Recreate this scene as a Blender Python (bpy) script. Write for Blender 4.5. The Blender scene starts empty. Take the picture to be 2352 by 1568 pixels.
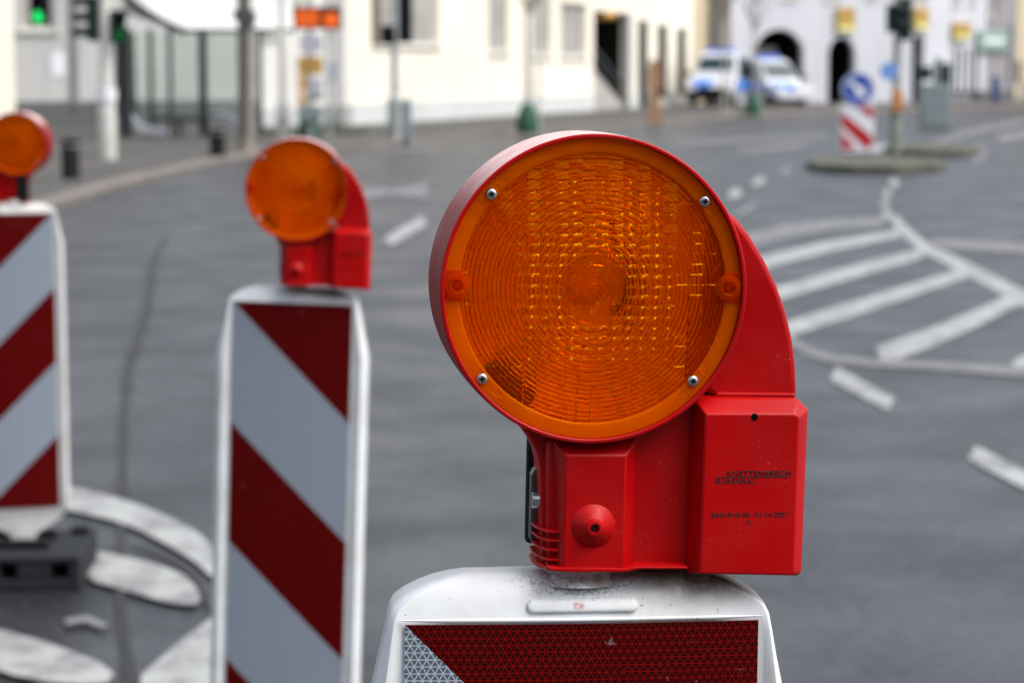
import bpy, bmesh, math, random
from mathutils import Vector, Matrix
R = math.radians
random.seed(7)
scn = bpy.context.scene
col = scn.collection

# ------------------------------------------------------------------ camera
PITCH = R(6.80)
EYE = Vector((0, 0, 1.72))
F = 50 / 22.3 * 2352            # focal length in units of a 2352 wide frame
cam_d = bpy.data.cameras.new('camera')
cam = bpy.data.objects.new('camera', cam_d); col.objects.link(cam)
cam.location = EYE; cam.rotation_euler = (R(90) - PITCH, 0, 0)
cam_d.lens = 50; cam_d.sensor_width = 22.3; cam_d.sensor_fit = 'HORIZONTAL'
cam_d.clip_start = 0.05; cam_d.clip_end = 2000
cam_d.dof.use_dof = True
cam_d.dof.focus_distance = 1.548
cam_d.dof.aperture_fstop = 5.6
cam_d.dof.aperture_blades = 7
scn.camera = cam

# ------------------------------------------------------------------ light
SUN_EL, SUN_AZ = R(56), R(112)      # azimuth clockwise from +Y (north)
w = bpy.data.worlds.new('World'); scn.world = w; w.use_nodes = True
nt = w.node_tree; nt.nodes.clear()
sky = nt.nodes.new('ShaderNodeTexSky'); sky.sky_type = 'NISHITA'; sky.sun_disc = False
sky.sun_elevation = SUN_EL; sky.sun_rotation = SUN_AZ
sky.air_density = 1.0; sky.dust_density = 3.0; sky.ozone_density = 1.0
hs = nt.nodes.new('ShaderNodeHueSaturation'); hs.inputs['Saturation'].default_value = 0.42
bg = nt.nodes.new('ShaderNodeBackground'); bg.inputs['Strength'].default_value = 0.13
wo = nt.nodes.new('ShaderNodeOutputWorld')
nt.links.new(sky.outputs[0], hs.inputs['Color']); nt.links.new(hs.outputs[0], bg.inputs['Color'])
nt.links.new(bg.outputs[0], wo.inputs['Surface'])
sd = bpy.data.lights.new('sun', 'SUN'); sd.energy = 1.35; sd.angle = R(38); sd.color = (1, .95, .87)
sun = bpy.data.objects.new('sun', sd); col.objects.link(sun)
sun.rotation_euler = (R(90) - SUN_EL, 0, math.pi - SUN_AZ)
sun.location = (20, -20, 40)
scn.view_settings.view_transform = 'Standard'; scn.view_settings.look = 'None'
scn.view_settings.exposure = 1.22; scn.view_settings.gamma = 1
scn.view_settings.use_curve_mapping = False
scn.render.engine = 'CYCLES'
scn.cycles.use_denoising = True
scn.cycles.max_bounces = 14; scn.cycles.transmission_bounces = 12; scn.cycles.transparent_max_bounces = 12
scn.cycles.sample_clamp_indirect = 8

# ------------------------------------------------------------------ measuring the photograph
def ray(px, py):
    x, y = (px - 1176) / F, -(py - 784) / F
    c, s = math.cos(PITCH), math.sin(PITCH)
    return Vector((x, c + y * s, -s + y * c))       # length along the optical axis = 1
def P(px, py, zc): return EYE + ray(px, py) * zc
def G(px, py, z=0.0):
    d = ray(px, py); return EYE + d * ((z - EYE.z) / d.z)
def A(px, py, Y):
    d = ray(px, py); return EYE + d * (Y / d.y)
def U(Y): return F / Y                               # pixels per metre at distance Y

# ------------------------------------------------------------------ object helpers
def link(o, parent=None):
    col.objects.link(o)
    if parent is not None: o.parent = parent
    return o
def tag(o, label, cat, group=None):
    o['label'] = label; o['category'] = cat
    if group: o['group'] = group
    return o
def thing(name, label, cat, loc=(0, 0, 0), rz=0, group=None):
    o = bpy.data.objects.new(name, None); o.empty_display_size = .2
    o.location = loc; o.rotation_euler = (0, 0, rz); link(o)
    return tag(o, label, cat, group)
def structure(o): o['kind'] = 'structure'; return o
def copy_tree(o, parent=None):
    c = o.copy(); col.objects.link(c); c.parent = parent
    for ch in list(o.children): copy_tree(ch, c)
    return c

class MB:
    """collects shapes, then builds ONE mesh object"""
    def __init__(self): self.v = []; self.f = []; self.m = []; self.cur = 0
    def add(self, vs, fs):
        b = len(self.v); self.v += [tuple(x) for x in vs]
        self.f += [tuple(b + i for i in f) for f in fs]; self.m += [self.cur] * len(fs); return self
    def box(self, c, s, rz=0, rot=None):
        x, y, z = s[0] / 2, s[1] / 2, s[2] / 2
        vs = [Vector((a, b_, d)) for d in (-z, z) for b_ in (-y, y) for a in (-x, x)]
        M = rot if rot is not None else Matrix.Rotation(rz, 3, 'Z')
        vs = [M @ p + Vector(c) for p in vs]
        return self.add(vs, [(0, 2, 3, 1), (4, 5, 7, 6), (0, 1, 5, 4), (2, 6, 7, 3), (0, 4, 6, 2), (1, 3, 7, 5)])
    def tube(self, pts, r, n=10, caps=True):
        pts = [Vector(p) for p in pts]; rs = r if isinstance(r, (list, tuple)) else [r] * len(pts)
        vs = []; fs = []
        for i, p in enumerate(pts):
            t = (pts[min(i + 1, len(pts) - 1)] - pts[max(i - 1, 0)]).normalized()
            a = Vector((0, 0, 1)) if abs(t.z) < .9 else Vector((1, 0, 0))
            u = t.cross(a).normalized(); v = t.cross(u)
            for k in range(n):
                an = 2 * math.pi * k / n; vs.append(p + (u * math.cos(an) + v * math.sin(an)) * rs[i])
        for i in range(len(pts) - 1):
            for k in range(n):
                k2 = (k + 1) % n; fs.append((i * n + k, i * n + k2, (i + 1) * n + k2, (i + 1) * n + k))
        if caps:
            fs.append(tuple(range(n)[::-1])); fs.append(tuple((len(pts) - 1) * n + k for k in range(n)))
        return self.add(vs, fs)
    def lathe(self, prof, c=(0, 0, 0), axis='Z', n=32, a0=0, a1=2 * math.pi):
        """prof = [(r, h)]; axis Z: h up; axis Y: h along -Y (towards the viewer); axis X: h along X"""
        c = Vector(c); full = abs(a1 - a0 - 2 * math.pi) < 1e-6; m = n if full else n + 1
        vs = []; fs = []
        for r, h in prof:
            for k in range(m):
                an = a0 + (a1 - a0) * k / n; p, q = r * math.cos(an), r * math.sin(an)
                vs.append(c + (Vector((p, q, h)) if axis == 'Z' else Vector((p, -h, q)) if axis == 'Y' else Vector((h, p, q))))
        for i in range(len(prof) - 1):
            for k in range(m if full else m - 1):
                k2 = (k + 1) % m; fs.append((i * m + k, i * m + k2, (i + 1) * m + k2, (i + 1) * m + k))
        return self.add(vs, fs)
    def rings(self, loops, cap0=True, cap1=True):
        n = len(loops[0]); vs = [p for l in loops for p in l]; fs = []
        for i in range(len(loops) - 1):
            for k in range(n):
                k2 = (k + 1) % n; fs.append((i * n + k, i * n + k2, (i + 1) * n + k2, (i + 1) * n + k))
        if cap0: fs.append(tuple(range(n)[::-1]))
        if cap1: fs.append(tuple((len(loops) - 1) * n + k for k in range(n)))
        return self.add(vs, fs)
    def prism(self, poly, y0, y1):
        """polygon in x,z extruded from y0 to y1"""
        return self.rings([[Vector((x, y0, z)) for x, z in poly], [Vector((x, y1, z)) for x, z in poly]])
    def slab(self, poly, z0, z1):
        return self.rings([[Vector((p[0], p[1], z0)) for p in poly], [Vector((p[0], p[1], z1)) for p in poly]])
    def build(self, name, mats, parent=None, smooth=None, bevel=0, seg=2, recalc=True):
        me = bpy.data.meshes.new(name); me.from_pydata(self.v, [], self.f)
        ms = mats if isinstance(mats, (list, tuple)) else [mats]
        for m in ms: me.materials.append(m)
        if len(ms) > 1: me.polygons.foreach_set('material_index', self.m)
        if recalc:
            b = bmesh.new(); b.from_mesh(me); bmesh.ops.recalc_face_normals(b, faces=b.faces); b.to_mesh(me); b.free()
        if smooth is not None:
            me.polygons.foreach_set('use_smooth', [True] * len(me.polygons))
            if smooth < 179: me.set_sharp_from_angle(angle=R(smooth))
        me.update()
        o = link(bpy.data.objects.new(name, me), parent)
        if bevel:
            bv = o.modifiers.new('bevel', 'BEVEL'); bv.width = bevel; bv.segments = seg; bv.limit_method = 'ANGLE'; bv.angle_limit = R(28)
            bv.harden_normals = False
        return o

# ------------------------------------------------------------------ materials
def mat(name, c, rough=.5, metal=0, spec=.5, var=0, vscale=8, bump=0, bscale=60, coat=0, emit=None, es=0):
    m = bpy.data.materials.new(name); m.use_nodes = True
    n = m.node_tree.nodes; L = m.node_tree.links; b = n['Principled BSDF']
    b.inputs['Base Color'].default_value = (*c, 1); b.inputs['Roughness'].default_value = rough
    b.inputs['Metallic'].default_value = metal; b.inputs['Specular IOR Level'].default_value = spec
    if coat: b.inputs['Coat Weight'].default_value = coat; b.inputs['Coat Roughness'].default_value = .08
    if emit: b.inputs['Emission Color'].default_value = (*emit, 1); b.inputs['Emission Strength'].default_value = es
    if var or bump:
        tc = n.new('ShaderNodeTexCoord')
    if var:
        nz = n.new('ShaderNodeTexNoise'); nz.inputs['Scale'].default_value = vscale; nz.inputs['Detail'].default_value = 6
        mp = n.new('ShaderNodeMapRange'); mp.inputs['From Min'].default_value = .3; mp.inputs['From Max'].default_value = .7
        mp.inputs['To Min'].default_value = 1 - var; mp.inputs['To Max'].default_value = 1 + var
        mx = n.new('ShaderNodeVectorMath'); mx.operation = 'SCALE'; mx.inputs[0].default_value = c
        L.new(tc.outputs['Object'], nz.inputs['Vector']); L.new(nz.outputs['Fac'], mp.inputs['Value'])
        L.new(mp.outputs[0], mx.inputs['Scale']); L.new(mx.outputs[0], b.inputs['Base Color'])
    if bump:
        nb = n.new('ShaderNodeTexNoise'); nb.inputs['Scale'].default_value = bscale; nb.inputs['Detail'].default_value = 4
        bp = n.new('ShaderNodeBump'); bp.inputs['Strength'].default_value = bump; bp.inputs['Distance'].default_value = .002
        L.new(tc.outputs['Object'], nb.inputs['Vector']); L.new(nb.outputs['Fac'], bp.inputs['Height']); L.new(bp.outputs[0], b.inputs['Normal'])
    return m
class N:
    """tiny node-graph helper"""
    def __init__(s, m): s.t = m.node_tree; s.b = s.t.nodes['Principled BSDF']
    def new(s, k, **kw):
        x = s.t.nodes.new(k)
        for a, v in kw.items(): setattr(x, a, v)
        return x
    def put(s, sock, v):
        if isinstance(v, bpy.types.NodeSocket): s.t.links.new(v, sock)
        else: sock.default_value = v
    def math(s, op, a, b=0.0, c=None):
        x = s.new('ShaderNodeMath', operation=op); s.put(x.inputs[0], a); s.put(x.inputs[1], b)
        if c is not None: s.put(x.inputs[2], c)
        return x.outputs[0]
    def noise(s, vec, scale, detail=4, rough=.5, dist=0):
        x = s.new('ShaderNodeTexNoise'); x.inputs['Scale'].default_value = scale; x.inputs['Detail'].default_value = detail
        x.inputs['Roughness'].default_value = rough; x.inputs['Distortion'].default_value = dist
        s.t.links.new(vec, x.inputs['Vector']); return x.outputs['Fac']
    def ramp(s, v, a, b, lo=0.0, hi=1.0):
        x = s.new('ShaderNodeMapRange'); x.interpolation_type = 'SMOOTHSTEP'; s.put(x.inputs['Value'], v)
        x.inputs['From Min'].default_value = a; x.inputs['From Max'].default_value = b
        x.inputs['To Min'].default_value = lo; x.inputs['To Max'].default_value = hi; return x.outputs[0]
    def mix(s, f, a, b):
        x = s.new('ShaderNodeMix', data_type='RGBA'); s.put(x.inputs['Factor'], f)
        s.put(x.inputs['A'], a if isinstance(a, bpy.types.NodeSocket) else (*a, 1)); s.put(x.inputs['B'], b if isinstance(b, bpy.types.NodeSocket) else (*b, 1))
        return x.outputs['Result']
    def obj(s):
        tc = s.new('ShaderNodeTexCoord'); sp = s.new('ShaderNodeSeparateXYZ'); s.t.links.new(tc.outputs['Object'], sp.inputs[0])
        return tc.outputs['Object'], sp.outputs[0], sp.outputs[1], sp.outputs[2]
    def scaled(s, vec, sc):
        x = s.new('ShaderNodeMapping'); x.inputs['Scale'].default_value = sc; s.t.links.new(vec, x.inputs['Vector']); return x.outputs[0]

# red plastic housing with scuffs
def make_red():
    m = mat('red_plastic', (0.352, 0.00044, 0.00176), .45, spec=.20)
    g = N(m); o, x, y, z = g.obj()
    big = g.noise(o, 9, 5)
    c = g.mix(g.ramp(big, .35, .7), (0.3168, 0, 0.00088), (0.396, 0, 0.001056))
    scr = g.noise(g.scaled(o, (60, 60, 700)), 3, 3, .6, .6)
    spots = g.noise(o, 420, 3)
    patch = g.noise(o, 26, 3)
    fac = g.math('MULTIPLY', g.ramp(spots, .63, .72), g.ramp(patch, .50, .66))
    fac2 = g.math('MULTIPLY', g.ramp(scr, .66, .74), g.ramp(patch, .45, .62))
    fac = g.math('MULTIPLY', g.math('MAXIMUM', fac, fac2), .5)
    c = g.mix(fac, c, (0.44, 0.1056, 0.1056))
    geo = g.new('ShaderNodeNewGeometry')
    edge = g.math('MULTIPLY', g.ramp(geo.outputs['Pointiness'], .53, .62), g.ramp(spots, .40, .62))
    g.put(g.b.inputs['Base Color'], c)
    g.put(g.b.inputs['Roughness'], g.ramp(patch, .3, .7, .34, .50))
    bp = g.new('ShaderNodeBump'); bp.inputs['Strength'].default_value = .10; bp.inputs['Distance'].default_value = .0003
    g.put(bp.inputs['Height'], g.noise(o, 160, 3)); g.t.links.new(bp.outputs[0], g.b.inputs['Normal'])
    return m
RED = make_red()
def make_drum():
    """the drum's weathered, brushed looking skin with a painted sky sheen on top"""
    m = mat('weathered_red_sky_sheen', (.50, .004, .008), .36, spec=.13)
    g = N(m); o, x, y, z = g.obj()
    # streaks run round the drum: stretch along the angle
    an = g.math('ARCTAN2', g.math('SUBTRACT', z, .189), g.math('SUBTRACT', x, .008))
    cx = g.new('ShaderNodeCombineXYZ'); g.put(cx.inputs[0], g.math('MULTIPLY', an, 2.0)); g.put(cx.inputs[1], g.math('MULTIPLY', y, 260))
    st = g.noise(cx.outputs[0], 2.2, 5, .65)
    c = g.mix(g.ramp(st, .45, .78), (.20, .0, .001), (.34, .03, .03))
    sky_sheen = g.math('MULTIPLY', g.ramp(g.math('ADD', z, g.math('MULTIPLY', st, .05)), .262, .305), g.ramp(st, .34, .56, .35, 1))  # pale sky reflection painted over the upper drum, broken up by the streaks
    c = g.mix(sky_sheen, c, (.70, .50, .47))
    g.put(g.b.inputs['Base Color'], c); g.put(g.b.inputs['Roughness'], g.ramp(st, .3, .7, .42, .6))
    return m
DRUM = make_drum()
# orange lens plastic
def make_orange(name, c, rough, tr, dc=(1, .13, 0), df_share=.4):
    m = bpy.data.materials.new(name); m.use_nodes = True; t = m.node_tree; t.nodes.clear()
    out = t.nodes.new('ShaderNodeOutputMaterial')
    gl = t.nodes.new('ShaderNodeBsdfGlass'); gl.inputs['Color'].default_value = (*c, 1); gl.inputs['Roughness'].default_value = rough; gl.inputs['IOR'].default_value = 1.45
    tl = t.nodes.new('ShaderNodeBsdfTranslucent'); tl.inputs['Color'].default_value = (1, .42, .01, 1)
    df = t.nodes.new('ShaderNodeBsdfDiffuse'); df.inputs['Color'].default_value = (*dc, 1)
    m1 = t.nodes.new('ShaderNodeMixShader'); m1.inputs[0].default_value = df_share
    m2 = t.nodes.new('ShaderNodeMixShader'); m2.inputs[0].default_value = tr
    t.links.new(tl.outputs[0], m1.inputs[1]); t.links.new(df.outputs[0], m1.inputs[2])
    t.links.new(gl.outputs[0], m2.inputs[1]); t.links.new(m1.outputs[0], m2.inputs[2]); t.links.new(m2.outputs[0], out.inputs[0])
    return m
LENS = make_orange('orange_lens_plastic', (1, .60, .01), .005, .14, (1, .105, 0))
LENSB = make_orange('orange_rear_lens_plastic', (1, .66, .03), .02, .30, (1, .16, 0), .12)
FLANGE = make_orange('orange_flange_plastic', (1, .72, .05), .08, .55, (1, .20, 0))
BOSS = make_orange('orange_boss_plastic', (1, .55, .02), .04, .30, (.9, .09, 0))
REFL = None
SILVER = mat('silver_reflector', (.8, .78, .74), .22, .9)
BLACK = mat('black_plastic', (.006, .006, .007), .6, spec=.2)
HOLE = mat('dark_hole', (.004, .004, .004), .9, spec=0)
STEEL = mat('zinc_steel', (.42, .44, .46), .32, .95, var=.2, vscale=90)
DARKSTEEL = mat('dark_bracket_steel', (.10, .11, .115), .45, .7, var=.25, vscale=60)
INK = mat('black_ink', (.008, .007, .008), .6)

def make_white_plastic():
    m = mat('white_beacon_plastic', (.74, .76, .77), .45)
    g = N(m); o, x, y, z = g.obj()
    patch = g.noise(o, 14, 5); fine = g.noise(o, 130, 4, .65); v = g.noise(g.scaled(o, (1, 1, .22)), 60, 4)
    c = g.mix(g.ramp(patch, .35, .75), (.66, .69, .72), (.57, .58, .57))
    c = g.mix(g.math('MULTIPLY', g.ramp(v, .56, .78), .28), c, (.42, .38, .32))
    # grime collar round the stub that carries the lamp, and a dark brown patch right of it
    dx = g.math('SUBTRACT', x, 0.0); dz = g.math('SUBTRACT', z, 1.276)
    r = g.math('SQRT', g.math('ADD', g.math('MULTIPLY', g.math('MULTIPLY', dx, dx), .42), g.math('MULTIPLY', g.math('MULTIPLY', dz, dz), 2.2)))
    col_ = g.math('MULTIPLY', g.ramp(r, .034, .012), g.ramp(fine, .40, .60))
    c = g.mix(g.math('MULTIPLY', col_, .62), c, (.20, .165, .135))
    speck = g.math('MULTIPLY', g.ramp(g.noise(o, 420, 3, .7), .52, .60), g.ramp(r, .040, .024))
    c = g.mix(g.math('MULTIPLY', g.math('MULTIPLY', speck, g.ramp(z, 1.274, 1.268)), .6), c, (.12, .10, .085))
    dx2 = g.math('SUBTRACT', x, .085); dz2 = g.math('SUBTRACT', z, 1.271)
    r2 = g.math('SQRT', g.math('ADD', g.math('MULTIPLY', g.math('MULTIPLY', dx2, dx2), .16), g.math('MULTIPLY', dz2, dz2)))
    c = g.mix(g.math('MULTIPLY', g.ramp(r2, .032, .006), g.ramp(fine, .2, .7, .65, 1.0)), c, (.11, .095, .068))
    rx = g.math('MULTIPLY', g.math('ADD', x, .003), .55); rz = g.math('SUBTRACT', z, 1.2515); rs_ = g.math('SQRT', g.math('ADD', g.math('MULTIPLY', rx, rx), g.math('MULTIPLY', rz, rz)))
    c = g.mix(g.math('MULTIPLY', g.math('MULTIPLY', g.ramp(rs_, .0032, .0012), g.ramp(y, -.02, -.025)), g.ramp(fine, .35, .6, .1, .7)), c, (.42, .05, .06))
    # fine black specks
    sp = g.noise(o, 300, 2); c = g.mix(g.math('MULTIPLY', g.ramp(sp, .70, .76), .75), c, (.07, .06, .05))
    # grime in the edge of the side wall
    c = g.mix(g.math('MULTIPLY', g.ramp(y, -.016, -.004), .35), c, (.30, .26, .21))
    g.put(g.b.inputs['Base Color'], c)
    bp = g.new('ShaderNodeBump'); bp.inputs['Strength'].default_value = .1; bp.inputs['Distance'].default_value = .001
    g.put(bp.inputs['Height'], g.noise(o, 55, 4)); g.t.links.new(bp.outputs[0], g.b.inputs['Normal'])
    return m
WHITEP = make_white_plastic()

def make_sheet():
    """red and silver retroreflective sheeting with its prism lattice"""
    m = mat('reflective_sheeting', (0.425, 0.425, 0.425), .28)
    g = N(m); o, x, y, z = g.obj()
    t = g.math('SUBTRACT', g.math('SUBTRACT', 1.24, z), g.math('ADD', x, .1228))
    sq = g.math('FLOORED_MODULO', g.math('DIVIDE', t, .25), 2.0)
    red = g.math('GREATER_THAN', sq, 1.0)
    h = .00490; lw = .075
    d0 = g.math('DIVIDE', z, h)
    ux = g.math('MULTIPLY', x, .8660); uz = g.math('MULTIPLY', z, .5)
    d1 = g.math('DIVIDE', g.math('ADD', ux, uz), h); d2 = g.math('DIVIDE', g.math('SUBTRACT', ux, uz), h)
    def line(d):
        fr = g.math('ABSOLUTE', g.math('SUBTRACT', g.math('FRACT', d), .5))
        return g.ramp(fr, .5 - lw * 1.5, .5 - lw * .5)
    ln = g.math('MAXIMUM', line(d0), g.math('MAXIMUM', line(d1), line(d2)))
    cell = g.noise(o, 220, 2)
    rc = g.mix(ln, g.mix(cell, (0.0102, 0, 0), (0.0289, 0, 0)), (0.17, 0, 0.00034))
    wc = g.mix(ln, g.mix(cell, (0.0731, 0.08925, 0.1207), (0.1148, 0.1343, 0.17)), (0.425, 0.493, 0.578))
    c = g.mix(red, wc, rc)
    # scuff patch
    sc = g.noise(o, 95, 4); big = g.noise(o, 7, 3)
    c = g.mix(g.math('MULTIPLY', g.math('MULTIPLY', g.ramp(sc, .66, .72), g.ramp(big, .55, .66)), .6), c, (0.425, 0.357, 0.357))
    g.put(g.b.inputs['Base Color'], c)
    g.put(g.b.inputs['Roughness'], .33)
    g.b.inputs['Specular IOR Level'].default_value = .18
    return m
SHEET = make_sheet()

def make_asphalt():
    m = mat('asphalt', (0.02842, 0.03003, 0.03372), .5, spec=.40)
    g = N(m); o, x, y, z = g.obj()
    big = g.noise(o, .22, 4, .55); mid = g.noise(o, 1.1, 5, .6); fine = g.noise(o, 70, 3, .7); grit = g.noise(o, 7, 5, .7); stain = g.noise(o, .55, 3, .5, 1.2)
    c = g.mix(g.ramp(big, .38, .64), (0.007235, 0.008846, 0.0118), (0.01757, 0.01823, 0.02079))
    c = g.mix(g.math('MULTIPLY', g.ramp(mid, .45, .65), .7), c, (0.006202, 0.007507, 0.009842))
    band = g.noise(g.scaled(o, (.22, .5, 1)), .30, 4, .6); c = g.mix(g.math('MULTIPLY', g.ramp(band, .50, .66), .6), c, (0.02842, 0.03003, 0.03372))
    peb = g.noise(o, 20, 4, .7); peb2 = g.noise(o, 9, 4, .7)
    c = g.mix(g.ramp(peb2, .50, .60, 0, .6), c, (0.02584, 0.02681, 0.02978))
    c = g.mix(g.ramp(peb, .50, .57, 0, .75), c, (0.03411, 0.03539, 0.03822))
    c = g.mix(g.ramp(peb, .46, .38, 0, .8), c, (0.003101, 0.003754, 0.004777))
    c = g.mix(g.ramp(grit, .54, .70, 0, .65), c, (0.004134, 0.004825, 0.006183))
    c = g.mix(g.math('MULTIPLY', g.ramp(stain, .58, .70), .65), c, (0.004134, 0.004825, 0.006183))
    c = g.mix(g.ramp(fine, .40, .75, 0, .6), c, (0.03514, 0.03593, 0.03822))
    g.put(g.b.inputs['Base Color'], c)
    g.put(g.b.inputs['Roughness'], g.ramp(mid, .3, .7, .36, .52))
    bp = g.new('ShaderNodeBump'); bp.inputs['Strength'].default_value = .25; bp.inputs['Distance'].default_value = .005
    g.put(bp.inputs['Height'], fine); g.t.links.new(bp.outputs[0], g.b.inputs['Normal'])
    return m
ASPHALT = make_asphalt()
TAR = mat('tar_joint', (0.0085, 0.008075, 0.00765), .6, var=.35, vscale=9)
def make_paint(name, c, wear):
    m = mat(name, c, .6); g = N(m); o, x, y, z = g.obj()
    n1 = g.noise(o, 5, 6, .7); n2 = g.noise(o, 70, 3, .6)
    f = g.math('MULTIPLY', g.ramp(n1, .42, .60), g.ramp(n2, .33, .55))
    cc = g.mix(g.math('MULTIPLY', f, wear), c, (0.04675, 0.04675, 0.051))
    g.put(g.b.inputs['Base Color'], cc); return m
PAINT = make_paint('white_road_paint', (0.289, 0.2975, 0.2941), .7)
OLDPAINT = make_paint('worn_road_paint', (0.153, 0.153, 0.1573), .9)
def make_paving():
    m = mat('pavement_slabs', (0.1445, 0.1403, 0.136), .85)
    g = N(m); o, x, y, z = g.obj()
    n1 = g.noise(o, .5, 5, .6); n2 = g.noise(o, 6, 4)
    c = g.mix(g.ramp(n1, .35, .7), (0.0357, 0.03315, 0.0306), (0.068, 0.0629, 0.0578)); c = g.mix(g.math('MULTIPLY', g.ramp(n2, .5, .75), .4), c, (0.0765, 0.0765, 0.06375))
    br = g.new('ShaderNodeTexBrick'); br.inputs['Scale'].default_value = 1.0
    br.inputs['Mortar Size'].default_value = .012; br.inputs['Brick Width'].default_value = .4; br.inputs['Row Height'].default_value = .4
    g.t.links.new(o, br.inputs['Vector'])
    c = g.mix(g.math('MULTIPLY', br.outputs['Fac'], .5), c, (0.051, 0.051, 0.04675))
    g.put(g.b.inputs['Base Color'], c); return m
PAVING = make_paving()
KERB = mat('granite_kerb', (0.1403, 0.1207, 0.1062), .8, var=.3, vscale=3)
ISLANDK = mat('mossy_island_kerb', (0.06375, 0.06375, 0.04675), .9, var=.45, vscale=3)
MOSS = mat('moss_verge', (0.085, 0.08925, 0.051), .95, var=.4, vscale=4)
def wallmat(name, c, var=.06, stain=.25):
    m = mat(name, c, .9); g = N(m); o, x, y, z = g.obj()
    n1 = g.noise(o, .35, 5, .6); n2 = g.noise(g.scaled(o, (1, 1, .15)), 1.6, 4)
    hi = tuple(min(.9, k * (1 + var)) for k in c); lo = tuple(k * (1 - var) for k in c)
    cc = g.mix(g.ramp(n1, .35, .7), hi, lo)
    cc = g.mix(g.math('MULTIPLY', g.ramp(n2, .55, .8), stain), cc, tuple(k * .6 for k in c))
    g.put(g.b.inputs['Base Color'], cc)
    bp = g.new('ShaderNodeBump'); bp.inputs['Strength'].default_value = .2; bp.inputs['Distance'].default_value = .01
    g.put(bp.inputs['Height'], g.noise(o, 25, 3)); g.t.links.new(bp.outputs[0], g.b.inputs['Normal'])
    return m
CREAM = wallmat('cream_render', (0.6808, 0.6348, 0.5382)); PALE = wallmat('pale_render', (0.644, 0.6348, 0.598)); GREYW = wallmat('grey_render', (0.4048, 0.4048, 0.4002))
WHITEW = wallmat('white_render', (0.46, 0.4692, 0.5106)); LILAC = wallmat('lilac_render', (0.23, 0.2208, 0.2346)); TAN = wallmat('tan_render', (0.46, 0.3864, 0.2668))
BROWNW = wallmat('brown_render', (.24, .215, .20)); PLINTH = wallmat('grey_plinth', (.085, .09, .09)); PLINTHL = wallmat('light_plinth', (.46, .48, .47))
FRAMEW = mat('white_window_frame', (.55, .54, .51), .5); FRAMED = mat('dark_window_frame', (.012, .013, .014), .6, spec=.15)
PANE = mat('window_pane', (.30, .29, .27), .12, spec=.8, var=.2, vscale=1); PANED = mat('dark_pane', (.006, .006, .007), .35, spec=.10)
DARKIN = mat('dark_interior', (.008, .008, .007), .95, spec=.1, var=.3, vscale=1)
GREYIN = mat('grey_interior', (.25, .25, .25), .9)
POLEW = mat('white_pole_paint', (0.425, 0.4208, 0.391), .5, var=.1, vscale=4); POLEG = mat('galvanised_pole', (0.2805, 0.2975, 0.2975), .5, .3, var=.15, vscale=6)
POLEO = mat('olive_pole', (0.17, 0.1827, 0.153), .6, var=.15, vscale=5); POLEB = mat('brown_concrete_pole', (0.1615, 0.1403, 0.119), .85, var=.25, vscale=5)
SIGNALG = mat('dark_green_signal', (.008, .020, .018), .6, spec=.2); SIGNALB = mat('black_signal', (.005, .006, .007), .6, spec=.15)
SHELTERM = mat('shelter_steel', (.032, .038, .038), .6, spec=.25); SHELTERR = None
def make_clear(name, c, f):
    m = bpy.data.materials.new(name); m.use_nodes = True; t = m.node_tree; t.nodes.clear()
    out = t.nodes.new('ShaderNodeOutputMaterial'); tr = t.nodes.new('ShaderNodeBsdfTransparent'); tr.inputs[0].default_value = (*c, 1)
    gl = t.nodes.new('ShaderNodeBsdfPrincipled'); gl.inputs['Base Color'].default_value = (c[0] * .7, c[1] * .7, c[2] * .7, 1); gl.inputs['Roughness'].default_value = .1
    mx = t.nodes.new('ShaderNodeMixShader'); mx.inputs[0].default_value = f
    t.links.new(tr.outputs[0], mx.inputs[1]); t.links.new(gl.outputs[0], mx.inputs[2]); t.links.new(mx.outputs[0], out.inputs[0]); return m
GLASSP = make_clear('shelter_glass', (.93, .97, .94), .12)
def make_transl(name, c):
    m = bpy.data.materials.new(name); m.use_nodes = True; t = m.node_tree; t.nodes.clear(); out = t.nodes.new('ShaderNodeOutputMaterial')
    a = t.nodes.new('ShaderNodeBsdfTranslucent'); a.inputs[0].default_value = (*c, 1); b = t.nodes.new('ShaderNodeBsdfDiffuse'); b.inputs[0].default_value = (*c, 1)
    mx = t.nodes.new('ShaderNodeMixShader'); mx.inputs[0].default_value = .35; t.links.new(a.outputs[0], mx.inputs[1]); t.links.new(b.outputs[0], mx.inputs[2]); t.links.new(mx.outputs[0], out.inputs[0]); return m
REFL = mat('added_white_reflector', (.96, .95, .92), .35, .30)
SHELTERR = make_transl('shelter_roof_panel', (.90, .93, .90))
BENCHM = mat('pale_bench', (.42, .43, .50), .5)
BOLLARD = mat('dark_bollard', (.009, .009, .008), .8, spec=.12, var=.2, vscale=8)
GREENB = mat('green_watering_bag', (0.0108, 0.0675, 0.0342), .7, var=.3, vscale=6)
BARK = mat('sapling_bark', (0.324, 0.306, 0.27), .9, var=.25, vscale=9); TWIG = mat('twig_bark', (0.144, 0.117, 0.099), .9)
RUST = mat('weathered_orange_wood', (0.297, 0.171, 0.09), .85, var=.3, vscale=5)
YELLOW = mat('yellow_sign', (0.396, 0.306, 0.045), .5); REDS = mat('red_print', (0.36, 0.189, 0.045), .5); MINT = mat('mint_sign', (0.198, 0.297, 0.243), .5)
BLUES = mat('blue_sign_face', (0.0054, 0.054, 0.342), .5, spec=.25); WHITES = mat('white_sign_face', (0.666, 0.675, 0.702), .4)
REDSTRIPE = mat('red_sign_face', (0.378, 0.0072, 0.0108), .4); BLUED = mat('dark_blue_panel', (0.018, 0.045, 0.153), .5)
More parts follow.
